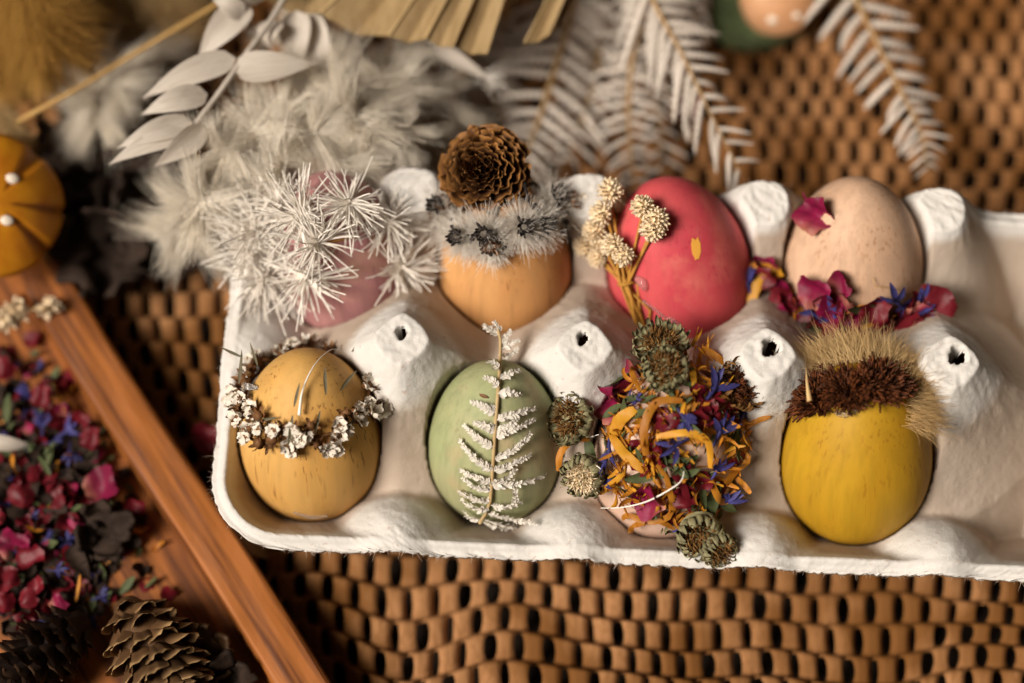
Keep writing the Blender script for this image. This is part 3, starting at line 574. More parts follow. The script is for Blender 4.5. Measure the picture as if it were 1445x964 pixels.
wf = MB(); wf.tube(spl([hit(e, x, y, l)[0] for x, y, l in ((424, 584, 2), (428, 552, 2.2), (442, 520, 2), (462, 502, 1.8), (485, 495, 2.5))]), [.5, .25, .14, .1, .08], 6); wf.build('white_fibre', M['white'], R_)
glue_path(gl, e, [(415, 722), (440, 728), (462, 727)], [.3, .7, .3]); gl.build('glue_string', M['glue'], R_)

# egg 6: white fern leaf
e = EGG[5]; R_ = ER[5]; cx = lambda x, y: (x / 3.0125 + 590, y / 3.0125 + 450)
stem = [(340, 45), (350, 90), (350, 130), (347, 200), (342, 280), (334, 380), (326, 480), (322, 580), (315, 680), (308, 760), (290, 820), (262, 868)]
P = [hit(e, *cx(x, y), 1.0 + (2.5 if y < 110 else 0))[0] for x, y in stem]; mb = MB(); mb.tube(P, [.35, .4, .45] + [.5] * 9, 7); fl = mb.build('fern_leaf', M['palmedge'], R_)
def pinna(e, x0, y0, ang, L, curve=.3, lw=.9, lift=1.0):
    mb = MB(); L *= 1.12; N = max(6, int(L / 6.5)); pts = []; x, y, a = x0, y0, ang
    for i in range(N + 1):
        l = lift + 1.0 * math.sin(PI * i / N) + .4 * i / N; pts.append(hit(e, *cx(x, y), l)); x += math.cos(a) * L / N; y -= math.sin(a) * L / N; a += curve / N
    mb.tube([p for p, n in pts], .16, 4)
    for i in range(1, N + 1):
        p, n = pts[i]; d_ = (pts[i][0] - pts[i - 1][0]).normalized()
        for sgn in (-1, 1):
            f = i / N; ln = lw * (1.9 - 1.0 * f) * rnd.uniform(.7, 1.25)
            mb.addm(strap(ln, ln * .62, rnd.uniform(-.5, 1.3), rnd.uniform(-.8, .8), 4, .55, .3, rnd.randrange(999)), frame(p, n, d_, sgn * rnd.uniform(.6, 1.1)) @ Matrix.Rotation(rnd.uniform(-.3, .5), 4, 'X') @ Matrix.Rotation(rnd.uniform(-.5, .5), 4, 'Y'))
    return mb
for (x, y, dg, L) in [(345, 70, 150, 70), (348, 60, 120, 45), (350, 130, 30, 75), (352, 105, 55, 60), (346, 180, 25, 80), (344, 230, 150, 45), (343, 265, 20, 75), (340, 300, 135, 55), (338, 320, 0, 75), (333, 400, 150, 95), (334, 430, 25, 140), (332, 470, 152, 80), (332, 475, 25, 95), (330, 500, 30, 150), (324, 540, 150, 130), (324, 590, 28, 160), (322, 640, 32, 140), (318, 690, 150, 120), (318, 640, 140, 160), (316, 700, 10, 190), (312, 720, 160, 110), (312, 700, 35, 105),
                      (308, 770, 150, 120), (310, 780, 5, 110), (305, 800, 160, 105), (300, 815, 0, 130), (290, 835, 165, 85), (286, 840, -8, 190), (280, 850, -5, 120), (410, 780, 95, 90)]:
    pinna(e, x, y, math.radians(dg), L, rnd.uniform(-.3, .4)).build('leaflet', M['fernw'], fl)
gm = me_of(strap(2.6, .9, .3, .2, 5, .6, .3, 8), M['pbrown'], 'brown_speck'); p, n = hit(e, *cx(262, 322), .3); obj('brown_speck', gm, R_, frame(p, n, up_img(-25)))

# egg 7: covered in petals
e = EGG[6]; R_ = ER[6]; cx = lambda x, y: (x / 2.677 + 770, y / 2.677 + 450)
for k, (x, y, R, sepk, cenk, lift, tx, ty, op) in enumerate([(430, 105, 7.6, 'sage', 'brownhead', 1.5, -.1, .6, .2), (108, 375, 7.6, 'sage', 'brownhead', 1.5, -.7, .1, .5), (150, 580, 7.4, 'sage', 'cream', 2.2, -.35, -.3, .9), (580, 800, 8.2, 'sage', 'brownhead', 1.0, .1, -.5, .9), (640, 850, 6.2, 'sage', 'brownhead', .5, .4, -.6, .9), (715, 255, 7.6, 'brownhead', 'darkhead', 1.2, .6, .3, .4), (460, 225, 7.0, 'sage', 'brownhead', 1.0, 0, .2, .6)]):
    p, n = hit(e, *cx(x, y), lift + 2.2); head(R_, p + view * 2.5, (n * .6 + view + Vector((tx, ty, 0))).normalized(), R * 1.15, sepk, cenk, 30, 60 + k, op)
px, n = hit(e, *cx(565, 115), 3)
for k in range(16): stick(e, R_, 'o', *cx(565 + rnd.uniform(-40, 50), 120 + rnd.uniform(-45, 40)), rnd.uniform(20, 160), .55, rnd.uniform(2, 5), rnd.uniform(.2, .9), 3 * rnd.randrange(4))
for kd, x, y, dg, s in [('m', 290, 220, 160, 1.1), ('m', 275, 340, 60, 1.25), ('r', 300, 290, 200, .9), ('m', 400, 655, 170, 1.15), ('r', 510, 640, 290, .8), ('r', 560, 390, 60, .8), ('b', 275, 510, 280, 1.3), ('b', 250, 595, 30, .9), ('b', 515, 370, 300, 1.2), ('b', 605, 280, 50, 1.4), ('b', 700, 370, 20, 1.2), ('b', 490, 465, 200, 1), ('b', 680, 685, 60, 1.1),
                        ('b', 520, 750, 10, 1), ('b', 395, 820, 100, .7), ('b', 620, 555, 80, 1), ('b', 350, 320, 10, .8), ('b', 630, 420, 70, 1.2), ('g', 590, 680, 260, 1.6), ('g', 200, 310, 40, .9), ('g', 330, 250, 250, 1), ('g', 170, 500, 290, 1), ('g', 225, 320, 60, .8)]:
    stick(e, R_, kd, *cx(x, y), dg, s, rnd.uniform(2.0, 3.4))
for k in range(330):
    a = rnd.uniform(0, 2 * PI); r = math.sqrt(rnd.random()); x = 490 + 255 * r * math.cos(a); y = 490 + 290 * r * math.sin(a)
    if x < 330 and y > 660: continue
    stick(e, R_, 'ooooogoroohgo'[k % 13], *cx(x, y), None, rnd.uniform(.5, .9), rnd.uniform(.6, 3.4), rnd.uniform(-.1, .6))
for pts, l, wd, mk in [([(50, 575), (55, 510), (100, 460), (165, 455)], [4, 5, 5, 4], 2.8, 'orange'), ([(395, 500), (400, 400), (440, 330), (510, 320)], [4, 5, 5, 4], 3.4, 'orange'), ([(545, 160), (540, 230), (550, 300)], [5, 4, 3], 2.6, 'yellow'), ([(300, 740), (330, 720), (400, 735), (470, 700), (460, 590), (430, 530)], [1.5, 2.5, 3, 3.5, 4, 4], 2.6, 'orange'), ([(320, 810), (345, 760), (420, 730), (480, 760)], [1, 2, 3, 3], 2.6, 'orange'),
                       ([(640, 600), (720, 570), (765, 530), (740, 500)], [4, 4, 4, 4], 3.0, 'orange'), ([(740, 420), (800, 385), (850, 370)], [3, 7, 11], 2.2, 'orange'), ([(720, 600), (750, 630), (775, 660)], [2, 4, 5], 2.4, 'orange'), ([(600, 590), (620, 650), (680, 690), (720, 650)], [3, 4, 4, 3], 3.0, 'orange'), ([(430, 440), (520, 420), (580, 450), (590, 540)], [4, 5, 5, 4], 3.0, 'yellow'), ([(215, 560), (240, 630), (290, 600), (330, 560)], [4, 4, 4, 4], 2.6, 'yellow'),
                       ([(350, 180), (360, 240), (380, 290)], [4, 4, 3], 2.4, 'orange'), ([(480, 560), (510, 610), (530, 700)], [4, 4, 3], 3.2, 'darkred'), ([(590, 110), (640, 140), (690, 180)], [4, 4, 4], 3, 'orange'), ([(290, 440), (320, 390), (370, 350)], [3, 4, 4], 5, 'yellow'), ([(390, 560), (330, 500), (290, 440)], [3, 4, 4], 4, 'yellow')]:
    px_strip(R_, e, [cx(*q_) for q_ in pts], l, wd * .68, mk, 'curled_petal', twist=rnd.uniform(-1, 1.5))
gl = MB(); 
for pts in ([(60, 465), (95, 440), (160, 447), (260, 442)], [(270, 668), (330, 662), (400, 645), (470, 600), (500, 570), (510, 540)], [(215, 575), (225, 550), (255, 538), (280, 552)]):
    gl.tube(spl([hit(e, *cx(*q_), 5.0 + 1.5 * rnd.random())[0] for q_ in pts]), [.12, .26, .1], 6)
gl.build('white_fibre', M['white'], R_)

# egg 8: fur and bristle hat
e = EGG[7]; R_ = ER[7]; q = np.random.RandomState(21); cx = lambda x, y: (x / 2.605 + 1070, y / 2.605 + 450)
P0 = []; D0 = []; L0 = []
for k in range(5200):
    t = q.rand(); x = 95 + 490 * t; y = 205 - 75 * math.sin(PI * t) ** .8 + (95 * (1 - t) ** 3) + (70 * t ** 4) + q.normal(0, 14)
    p, n = hit(e, *cx(x, y), 1.2); g = up_img(95 + 120 * (.58 - t) + q.normal(0, 30)); dd = g * .95 + n * .35 + view * .25 + Vector(q.normal(0, .26, 3)); P0.append(p); D0.append(dd); L0.append(q.uniform(4, 9) * (1 if k % 9 else 1.35))
V, F = fib(np.array(P0), np.array(D0), np.array(L0), .075, np.array([-.05, .02, -.22]) + q.normal(0, .18, (5200, 3)), 5, 3, .75)
objw('fur_tuft', V, F, M['goldpale'], R_)
P0 = []; D0 = []
for k in range(1500):
    side_ = k % 2; x, y = (570 + q.normal(0, 16), 300 + q.uniform(-80, 100)) if side_ else (110 + q.normal(0, 16), 280 + q.uniform(-60, 60))
    p, n = hit(e, *cx(x, y), .5); P0.append(p); D0.append(n + up_img(-40 if side_ else 225) * .6 + Vector(q.normal(0, .3, 3)))
V, F = fib(np.array(P0), np.array(D0), q.uniform(5, 10, 1500), .07, q.normal(0, .2, (1500, 3)) + np.array([0, 0, -.2]), 5, 3, .75); objw('fur_fringe', V, F, M['goldpale'], R_)
for i, (x, y, R) in enumerate([(200, 288, 82), (335, 268, 70), (460, 240, 82)]):
    N = 620; aa = q.rand(N) * 2 * PI; rr = np.sqrt(q.rand(N)); P0 = []; D0 = []; pc, nc = hit(e, *cx(x, y), 1)
    for a, r in zip(aa, rr):
        p, n = hit(e, *cx(x + R * r * math.cos(a), y + R * .78 * r * math.sin(a)), .8); P0.append(p); D0.append(n * .75 + view * .3 + (p - pc) * .17 + Vector(q.normal(0, .18, 3)))
    b_ = objw('bristle_tuft', *fib(np.array(P0), np.array(D0), q.uniform(1.8, 3.8, N), .34, q.normal(0, .2, (N, 3)), 3, 5, .25), M['darkhead'], R_)
gl = MB(); glue_path(gl, e, [cx(285, 345), cx(320, 348), cx(360, 335), cx(400, 318)], [.6, 1.3, .9, .4]); gl.build('glue_bead', M['glue'], R_)
mb = MB(); mb.tube([hit(e, *cx(232, 215), 6)[0], hit(e, *cx(240, 270), 6.5)[0], hit(e, *cx(240, 320), 6)[0]], [.15, .4, .75], 6); mb.build('pale_seed', M['goldpale'], R_)

# ------------------------------------------------------------------ plumes, grasses
def plume_mesh(seed, R=13.5, locks=24, per=58, m='plume', flat=.42):
    q = np.random.RandomState(seed); out = []
    for l in range(locks):
        d0 = unit(q.normal(0, 1, (1, 3)))[0]; d0[2] = abs(d0[2]) * flat + .08; d0 = unit(d0); bend = unit(q.normal(0, 1, (1, 3)))[0] * .45 + np.array([0, 0, -.28])
        Lk = R * q.uniform(.65, 1.1); P = q.normal(0, .9, (per, 3)) + d0 * 1.5; D = d0 + q.normal(0, .12, (per, 3))
        out.append(fib(P, D, Lk * q.uniform(.7, 1.1, per), .10, bend + q.normal(0, .09, (per, 3)), 5, 3, .7))
    V, F = cat_vf(out); return mesh('plume', V, F, M[m], False)
PLM = [plume_mesh(30 + k) for k in range(4)]
PLACE = [(150, 120, 18), (140, 165, 14), (320, 215, 34), (285, 285, 30), (395, 160, 30), (440, 190, 34), (400, 235, 34), (365, 195, 34), (470, 130, 30), (500, 170, 32), (450, 90, 24), (540, 130, 26), (560, 190, 26), (510, 225, 28), (460, 240, 32), (575, 90, 20), (610, 150, 16), (260, 320, 14), (210, 60, 8), (430, 40, 14), (600, 210, 14)]
def plume_label(px, py):
    if px < 215: return 'dim beige grass plume behind the dark pods and thin straw'
    if px < 350 and py > 200: return 'cream grass plume drooping towards the mauve egg from the leafy branch'
    if px < 420: return 'cream grass plume half covered by the bleached leafy branch'
    if py < 100: return 'beige grass plume tucked under the pleated palm leaf'
    if px > 535: return 'beige grass plume beside the thick tan stalk'
    return 'cream grass plume between the bleached branch and the tan stalk'
for k, (px, py, z) in enumerate(PLACE):
    z = z + (15 if z > 24 else 9) if z > 12 else z + 4; p = at(px, py, z); W_ = Matrix.Translation(p) @ Matrix.Rotation(rnd.uniform(0, 6.28), 4, 'Z') @ Matrix.Rotation(rnd.uniform(-.35, .35) + .25, 4, 'X') @ Matrix.Scale(rnd.uniform(.85, 1.15), 4)
    t = thing('dried_grass_plume', plume_label(px, py), 'dried plume', (p.x, p.y, MATZ), 'cream plumes behind the carton')
    obj('plume', PLM[k % 4], t, W_); mb = MB(); b0 = at(px + rnd.uniform(-40, 60), py - rnd.uniform(60, 110), max(2, z - 16)); mb.tube([p, (p + b0) / 2 + Vector((0, 0, -4)), b0, Vector((b0.x, b0.y + 6, MATZ))], .5, 5); mb.build('stem', M['straw'], t)
def tail(px0, py0, px1, py1, z, R, m, lab, N=5200, L=11):
    a, b = at(px0, py0, z), at(px1, py1, z - 3); q = np.random.RandomState(int(px1 + 500)); ax = np.array((b - a).normalized()); t_ = q.rand(N)
    env = np.sin(PI * np.clip(t_ * .93 + .05, 0, 1)) ** .6; dr = unit(np.cross(unit(q.normal(0, 1, (N, 3))), ax)); base = np.array(a) + (np.array(b) - np.array(a)) * t_[:, None] + dr * (R * .55 * env)[:, None]
    V, F = fib(base, dr * .75 + ax * .75 + q.normal(0, .2, (N, 3)), L * q.uniform(.6, 1.1, N), .085, ax * .25 + q.normal(0, .15, (N, 3)), 4, 3, .7)
    th = thing('bunny_tail_grass', lab, 'dried grass', (a.x, a.y, MATZ)); objw('seed_tuft', V, F, M[m], th)
    c = MB(); n = 12; pts = [a + (b - a) * (i / n) for i in range(n + 1)]; c.tube(pts, [max(.3, R * .6 * math.sin(PI * min(.97, i / n * .93 + .05)) ** .6) for i in range(n + 1)], 10); c.build('core', M[m], th)
    s = MB(); s.tube([a, a - (b - a).normalized() * 40 + Vector((0, 0, -8)), a - (b - a).normalized() * 75 + Vector((0, 0, -z + 1))], .6, 6); s.build('stem', M['straw'], th)
tail(20, -60, 75, 75, 40, 15, 'gold', 'large golden fluffy bunny tail grass beside the thin straw', 6500, 12)
tail(-60, -20, 20, 95, 32, 13, 'gold', 'golden bunny tail grass tucked beside the larger golden one', 5200, 12)
tail(-40, 150, 18, 205, 34, 6, 'goldpale', 'small pale tan tuft resting against the orange toadstool cap', 2200, 6)
tail(190, -70, 235, 40, 16, 13, 'goldpale', 'dim pale golden grass tuft low beneath the thin straw', 4500, 12)
tail(110, -40, 120, 95, 20, 11, 'goldpale', 'pale golden grass tuft between the golden bunny tail and the straw', 4500, 13)
th = thing('straw_stalk', 'thin straight straw stalk lying across the dried plumes', 'straw', at(180, 85, 36)); mb = MB(); mb.tube([at(25, 172, 36), at(110, 125, 37), at(200, 70, 39), at(300, 10, 41), at(380, -50, 43)], .75, 7); mb.build('stalk', M['straw'], th)
s_ = MB(); s_.tube([at(26, 171, 36), at(14, 180, 18), at(5, 190, 1)], .7, 6); s_.build('lower_stalk', M['straw'], th)

# bleached leafy branch
th = thing('bleached_leaf_branch', 'bleached white branch with pointed leaves on the cream plumes', 'dried branch', at(330, 100, MATZ)); q = random.Random(4)
ST = [(420, -40, 55), (385, 25, 56), (345, 80, 57), (310, 130, 56), (283, 165, 55), (272, 182, 54)]; mb = MB(); mb.tube(spl([at(*s) for s in ST]), [.95, .9, .85, .8, .7, .5], 7); mb.build('stem', M['ruscus'], th)
def leaf_px(parent, a, b, za, zb, wpx, m, name, fold=.25, bow=2.5, roll=0.0):
    A, B = at(*a, za), at(*b, zb); d_ = B - A; Ln = d_.length; Fm = frame(A, (CAM - A).normalized(), d_, 0) @ Matrix.Rotation(roll, 4, 'Y'); wd = wpx * px_mm(A); V = []; n = 15; kc = 7
    for i in range(n):
        s = i / (n - 1); hw = wd * .5 * (s ** .5 * (1 - s) ** 1.2 / .357) + .05
        for j in range(kc): c = -1 + 2 * j / (kc - 1); V.append((c * hw + .06 * wd * math.sin(s * 3), s * Ln, bow * math.sin(PI * s) + fold * abs(c) ** 1.5 * hw + .10 * math.sin(c * 9 + s * 3)))
    top_ = [(i * kc + j, i * kc + j + 1, (i + 1) * kc + j + 1, (i + 1) * kc + j) for i in range(n - 1) for j in range(kc - 1)]
    return obj(name, mesh(name, V, top_, m), parent, Fm)
for a, b, za, zb, wpx, rl in [((333, 82), (202, 139), 47, 50, 40, .3), ((330, 98), (442, 90), 47, 52, 46, -.3), ((293, 133), (199, 163), 46, 48, 36, .2), ((277, 178), (153, 233), 45, 47, 36, .3), ((289, 178), (222, 232), 46, 49, 38, -.4), ((270, 172), (165, 210), 45, 45, 34, .2), ((352, 4), (287, 79), 46, 50, 44, .2), ((345, 20), (300, 0), 46, 48, 30, 0), ((418, 15), (425, 92), 42, 40, 46, .2), ((440, 20), (468, 130), 40, 36, 44, .3), ((395, 30), (385, 72), 43, 40, 40, .7), ((372, 0), (330, -40), 46, 50, 40, 0)]:
    leaf_px(th, a, b, za + 10, zb + 10, wpx, M['ruscus'], 'leaf', bow=rnd.uniform(1.5, 3.5), roll=rl)
mb = MB(); mb.tube([at(272, 182, 54), at(262, 200, 26), at(258, 210, 1)], .5, 6); mb.build('stem_foot', M['ruscus'], th)

# dried palm leaf: pleated blades
th = thing('dried_palm_leaf', 'dried tan pleated palm leaf with straight cut tips', 'palm leaf', at(600, -20, MATZ))
for k, (tip_a, tip_b, root, z) in enumerate([((368, -6), (452, 18), (700, -210), 52), ((452, 18), (549, 50), (720, -200), 53), ((549, 50), (602, 54), (735, -195), 54), ((600, 53), (640, 66), (745, -190), 54), ((640, 64), (688, 76), (760, -185), 53), ((740, 62), (775, 50), (850, -140), 50), ((775, 52), (800, 16), (870, -120), 47)]):
    A, B = at(*tip_a, z), at(*tip_b, z + 1); Rt = at(*root, z - 6); V = []; n = 10
    for i in range(n + 1):
        s = i / n; a = A.lerp(Rt, s); b = B.lerp(Rt + Vector((3, 1, 0)), s); c = (a + b) / 2 + Vector((0, 0, -.28 * (a - b).length)); sag = 4 * math.sin(PI * s * .6)
        for p in (a, a.lerp(c, .5) + Vector((0, 0, .2)), c, b.lerp(c, .5) + Vector((0, 0, .2)), b): V.append(p + Vector((0, 0, sag)) - Vector((0, 0, .3 * math.sin(i * 1.7 + k))))
    F = [(i * 5 + j, i * 5 + j + 1, (i + 1) * 5 + j + 1, (i + 1) * 5 + j) for i in range(n) for j in range(4)]; nv = len(V); V2 = V + [v - Vector((0, 0, .5)) for v in V]
    F2 = F + [tuple(x + nv for x in f[::-1]) for f in F] + [(j + 1, j, j + nv, j + 1 + nv) for j in range(4)] + [(i * 5, (i + 1) * 5, (i + 1) * 5 + nv, i * 5 + nv) for i in range(n)] + [((i + 1) * 5 + 4, i * 5 + 4, i * 5 + 4 + nv, (i + 1) * 5 + 4 + nv) for i in range(n)]
    bl = objw('palm_blade', V2, F2, M['palm'], th, smooth=False); mb = MB(); mb.tube([V[i * 5] + Vector((0, 0, .25)) for i in range(n + 1)], .32, 5); mb.build('pleat_ridge', M['palmedge'], bl)
mb = MB(); r0 = at(740, -195, 48); mb.tube([r0, r0 + Vector((8, 30, -20)), r0 + Vector((14, 60, -46))], 3.0, 8); mb.build('stalk', M['palmedge'], th)
th = thing('broken_palm_strip', 'pale torn strip of palm sticking out below the palm leaf', 'palm strip', at(655, 90, MATZ)); leaf_px(th, (610, 60), (692, 112), 40, 42, 22, M['ruscus'], 'strip', .5, 1.5)
q2 = np.random.RandomState(5); tp = np.array(at(690, 110, 42)); objw('frayed_end', *fib(tp + q2.normal(0, 1.4, (60, 3)), np.array([.7, -.5, .1]) + q2.normal(0, .35, (60, 3)), 3.2, .12, q2.normal(0, .3, (60, 3)), 3), M['white'], th)
mb = MB(); mb.tube([at(612, 62, 40), at(590, 40, 20), at(580, 30, 1)], .8, 6); mb.build('stem', M['ruscus'], th)
for lab, pts, r in [('thick tan stalk slanting down beside the rosette cone', [(665, 85, 20), (610, 160, 18), (548, 245, 16), (500, 310, 1)], 1.7)]:
    th = thing('dried_stalk', lab, 'stalk', at(600, 170, MATZ)); mb = MB(); mb.tube([at(*p) for p in pts], r, 8); mb.build('stalk', M['straw'], th)

# bleached fern fronds
def leaflet_vf(seed, teeth=9, curl=.8):
    r = random.Random(seed); V = []; n = teeth * 2 + 1; y = z = 0.0; th = -.1
    for i in range(n):
        s = i / (n - 1); hw = .13 * (1 - s ** 2.2) ** .6 * (.58 if i % 2 else 1.22) * (1 if s > .06 else .6) + .008
        if i: y += math.cos(th) / (n - 1); z -= math.sin(th) / (n - 1); th += curl / (n - 1)
        sw = .12 * s * s
        for c in (-1, -.45, 0, .45, 1): V.append((c * hw + sw, y + (.03 if i % 2 == 0 and abs(c) == 1 else 0), z - .5 * hw * c * c + (.05 * hw if c == 0 else 0) - abs(c) * .012 * r.random()))
    F = [(i * 5 + j, i * 5 + j + 1, (i + 1) * 5 + j + 1, (i + 1) * 5 + j) for i in range(n - 1) for j in range(4)]
    return V, F
LFT = [me_of(leaflet_vf(k, 8 + k % 3, .4 + .35 * k), M['fern'], 'leaflet') for k in range(5)]
def frond(lab, pts, Lmax, nper, fwd=.35, minl=.15, wide=1.0, rr=.7, group=None, peak=.0, right=1.0, left=1.0, fr=None, drop=.25):
    P = [at(*p) for p in pts]; th = thing('bleached_fern', lab, 'fern frond', (P[0].x, P[0].y, MATZ), group)
    pos = lambda t: P[min(int(t), len(P) - 2)].lerp(P[min(int(t), len(P) - 2) + 1], t - min(int(t), len(P) - 2))
    K = len(P) - 1; sm = [pos(K * i / 24) for i in range(25)]
    for _ in range(3): sm = [sm[0]] + [(sm[i - 1] + sm[i] * 2 + sm[i + 1]) / 4 for i in range(1, 24)] + [sm[-1]]
    mb = MB(); mb.tube(sm, [rr * (1 - .8 * i / 24) for i in range(25)], 6); mb.build('rachis', M['rachis'], th)
    nper = int(nper * .82)
    for i in range(nper):
        for sg in (-1, 1):
            t = (i + .5 + .2 * sg + rnd.uniform(-.12, .12)) / nper; f = t * 24; j = min(int(f), 23); p = sm[j].lerp(sm[j + 1], f - j); d_ = (sm[j + 1] - sm[j]).normalized()
            L = Lmax * (minl + (1 - minl) * (1 - t) ** .75 * min(1, (t + .12) / (peak + .12))) * (right if sg > 0 else left) * rnd.uniform(.88, 1.08); fw = (fr[0] if sg < 0 else fr[1]) if fr else fwd
            nrm = Vector((0, -.25, 1)); ang = -sg * (PI / 2 - fw - rnd.uniform(-.1, .1))
            Mx = frame(p, nrm, d_, ang) @ Matrix.Rotation(rnd.uniform(-.05, .25) * 1.0 - drop * .3, 4, 'X') @ Matrix.Rotation(rnd.uniform(-.35, .35), 4, 'Y') @ Matrix.Diagonal((L * .60 * wide * (1 if sg < 0 else -1), L, L, 1))
            obj('leaflet', LFT[rnd.randrange(5)], th, Mx)
    b = sm[0]; mb = MB(); mb.tube([b, b + Vector((2, 14, -max(2, b.z * .6))), b + Vector((3, 24, -b.z + .8))], rr, 6); mb.build('stalk', M['rachis'], th)
    return th
frond('bleached fern frond hanging alone over the bare weave', [(1185, -50, 30), (1230, 45, 30), (1272, 130, 29), (1300, 185, 27), (1310, 240, 24)], 20, 19, .45, .22, .95, .75, right=.95, left=.95)
frond('bleached toothed fern frond reaching the knob between pink and pale eggs', [(900, -60, 40), (925, 10, 40), (960, 70, 40), (995, 145, 38), (1045, 245, 34)], 22, 20, .7, .35, .85, .8, right=1.25, left=.9, fr=(.45, .95))
frond('bleached fern frond with upright tan rib behind pink egg', [(925, -40, 24), (890, 90, 22), (886, 180, 19), (895, 260, 16)], 15, 20, .25, .55, .9, .9)
frond('bleached fern frond with thick tan rib under the palm leaf', [(815, -20, 18), (795, 60, 17), (760, 170, 14), (735, 240, 12)], 24, 18, .3, .45, .9, 1.1)
frond('blurred low fern frond leaning between the two ribbed fronds', [(850, 5, 10), (842, 110, 9), (800, 230, 8)], 20, 17, .5, .4, 1.0, .8)
frond('blurred low fern frond just behind the rosette cone', [(640, 40, 10), (690, 130, 9), (760, 260, 8)], 20, 18, .6, .45, 1.0, .8)
frond('low fern frond crossing under the toothed frond top', [(990, -40, 18), (940, 40, 16), (925, 130, 12), (935, 240, 9)], 18, 18, .5, .4, .9, .7)
frond('short fern frond end lying low beside the plumes', [(720, 20, 6), (660, 110, 6), (600, 200, 5)], 18, 16, .5, .4, 1.0, .7)

# ------------------------------------------------------------------ toadstools
def toadstool(lab, c, R, nrm, mcap, dots, notches, stemlen, mstem):
    th = thing('toadstool', lab, 'toadstool', (c.x, c.y, MATZ)); F0 = frame(c, nrm, (0, 1, 0)); nr, nu = 14, 72; V = []; A = []
    for i in range(nr + 1):
        f = i / nr
        for k in range(nu):
            a = 2 * PI * k / nu; dn = sum(math.exp(-((math.atan2(math.sin(a - n_), math.cos(a - n_))) / .05) ** 2) for n_ in notches)
            r = R * f * (1 - .10 * dn * max(0, f - .5) * 2) * (1 + .012 * math.sin(5 * a)); V.append((r * math.cos(a), r * math.sin(a), R * .36 * (1 - f ** 2.3) - .10 * R * dn * min(1, f * 1.4) * (f > .25) + .06 * math.sin(a * 18) * f)); A.append(min(1, dn * .9 * (f > .25)) + .25 * (.5 + .5 * math.sin(a * 3 + 1)) * (1 - f))
    F = [(i * nu + k, (i + 1) * nu + k, (i + 1) * nu + (k + 1) % nu, i * nu + (k + 1) % nu) for i in range(nr) for k in range(nu)]
    nv = len(V); V += [(.98 * R * math.cos(2 * PI * k / nu), .98 * R * math.sin(2 * PI * k / nu), -1.5) for k in range(nu)] + [(0, 0, -1)]; A += [.5] * (nu + 1)
    F += [(nr * nu + k, nv + k, nv + (k + 1) % nu, nr * nu + (k + 1) % nu) for k in range(nu)] + [(nv + k, nv + nu, nv + (k + 1) % nu) for k in range(nu)]
    cap = obj('cap', mesh('cap', V, F, M[mcap], True, A), th, F0)
    for x, y, s in dots:
        f = math.hypot(x, y); p = F0 @ Vector((R * x, R * y, R * .36 * (1 - f ** 2.3) + .15)); mb = MB(); bead(mb, (0, 0, 0), 1, 12); obj('dot', mb.me('dot', M['dot']), cap, frame(p, nrm) @ Matrix.Diagonal((s, s * .8, s * .35, 1)))
    b = F0 @ Vector((0, 0, -1)); g = Vector((b.x, b.y + stemlen, MATZ)); mb = MB(); mb.tube([b, (b + g) / 2 + Vector((0, 0, 2)), g], [R * .28, R * .25, R * .32], 14); mb.build('stem', M[mstem], th); return th
c = at(-14, 290, 38); toadstool('orange toadstool cap with white dots beside the wooden tray', c, 20.5, (CAM - c).normalized() + Vector((.15, .15, 0)), 'mushroom', [(.20, .36, 1.9), (.20, -.22, 1.9), (-.35, .1, 2.0), (-.2, .6, 1.7)], [.08, -.55, 1.0, 1.9, -1.5, 2.9, -2.3], 3, 'dot')
c = at(1098, -2, 16); toadstool('small peach toadstool with white dots on the green felt pad', c, 11.5, (CAM - c).normalized() + Vector((0, -.1, 0)), 'peach', [(-.18, -.52, 1.5), (.45, -.45, 1.2), (.1, .3, 1.4), (-.5, .2, 1.2)], [], 2, 'peach')
fp = at(1070, 12, 5); V = []; nu = 48; q = random.Random(3); rings = [(0, 5), (.5, 5.2), (.85, 4.4), (1, 2), (.95, -3.6)]
for f, z in rings: V += [(f * 17.5 * (1 + .08 * math.sin(3 * a + 1)) * math.cos(a), f * 13.5 * (1 + .08 * math.sin(2 * a)) * math.sin(a), z) for a in [2 * PI * k / nu for k in range(nu)]]
th = thing('felt_pad', 'dark green felt pad under the peach toadstool', 'felt pad', (fp.x, fp.y, MATZ)); ob = obj('pad', mesh('pad', V, [(i * nu + k, (i + 1) * nu + k, (i + 1) * nu + (k + 1) % nu, i * nu + (k + 1) % nu) for i in range(4) for k in range(nu)], M['felt']), th, Matrix.Translation(fp))
P0 = []; q2 = np.random.RandomState(8); aa = q2.rand(2600) * 2 * PI; ff = np.sqrt(q2.rand(2600)); base = np.stack([fp.x + 17.2 * ff * np.cos(aa), fp.y + 13.2 * ff * np.sin(aa), fp.z + 5.0 - 2.4 * ff ** 4], 1)
o_ = objw('felt_nap', *fib(base, np.stack([np.cos(aa) * ff, np.sin(aa) * ff, .7 + 0 * ff], 1) + q2.normal(0, .5, (2600, 3)), 2.0, .07, q2.normal(0, .6, (2600, 3)), 3), M['felt'], th); o_['kind'] = 'stuff'

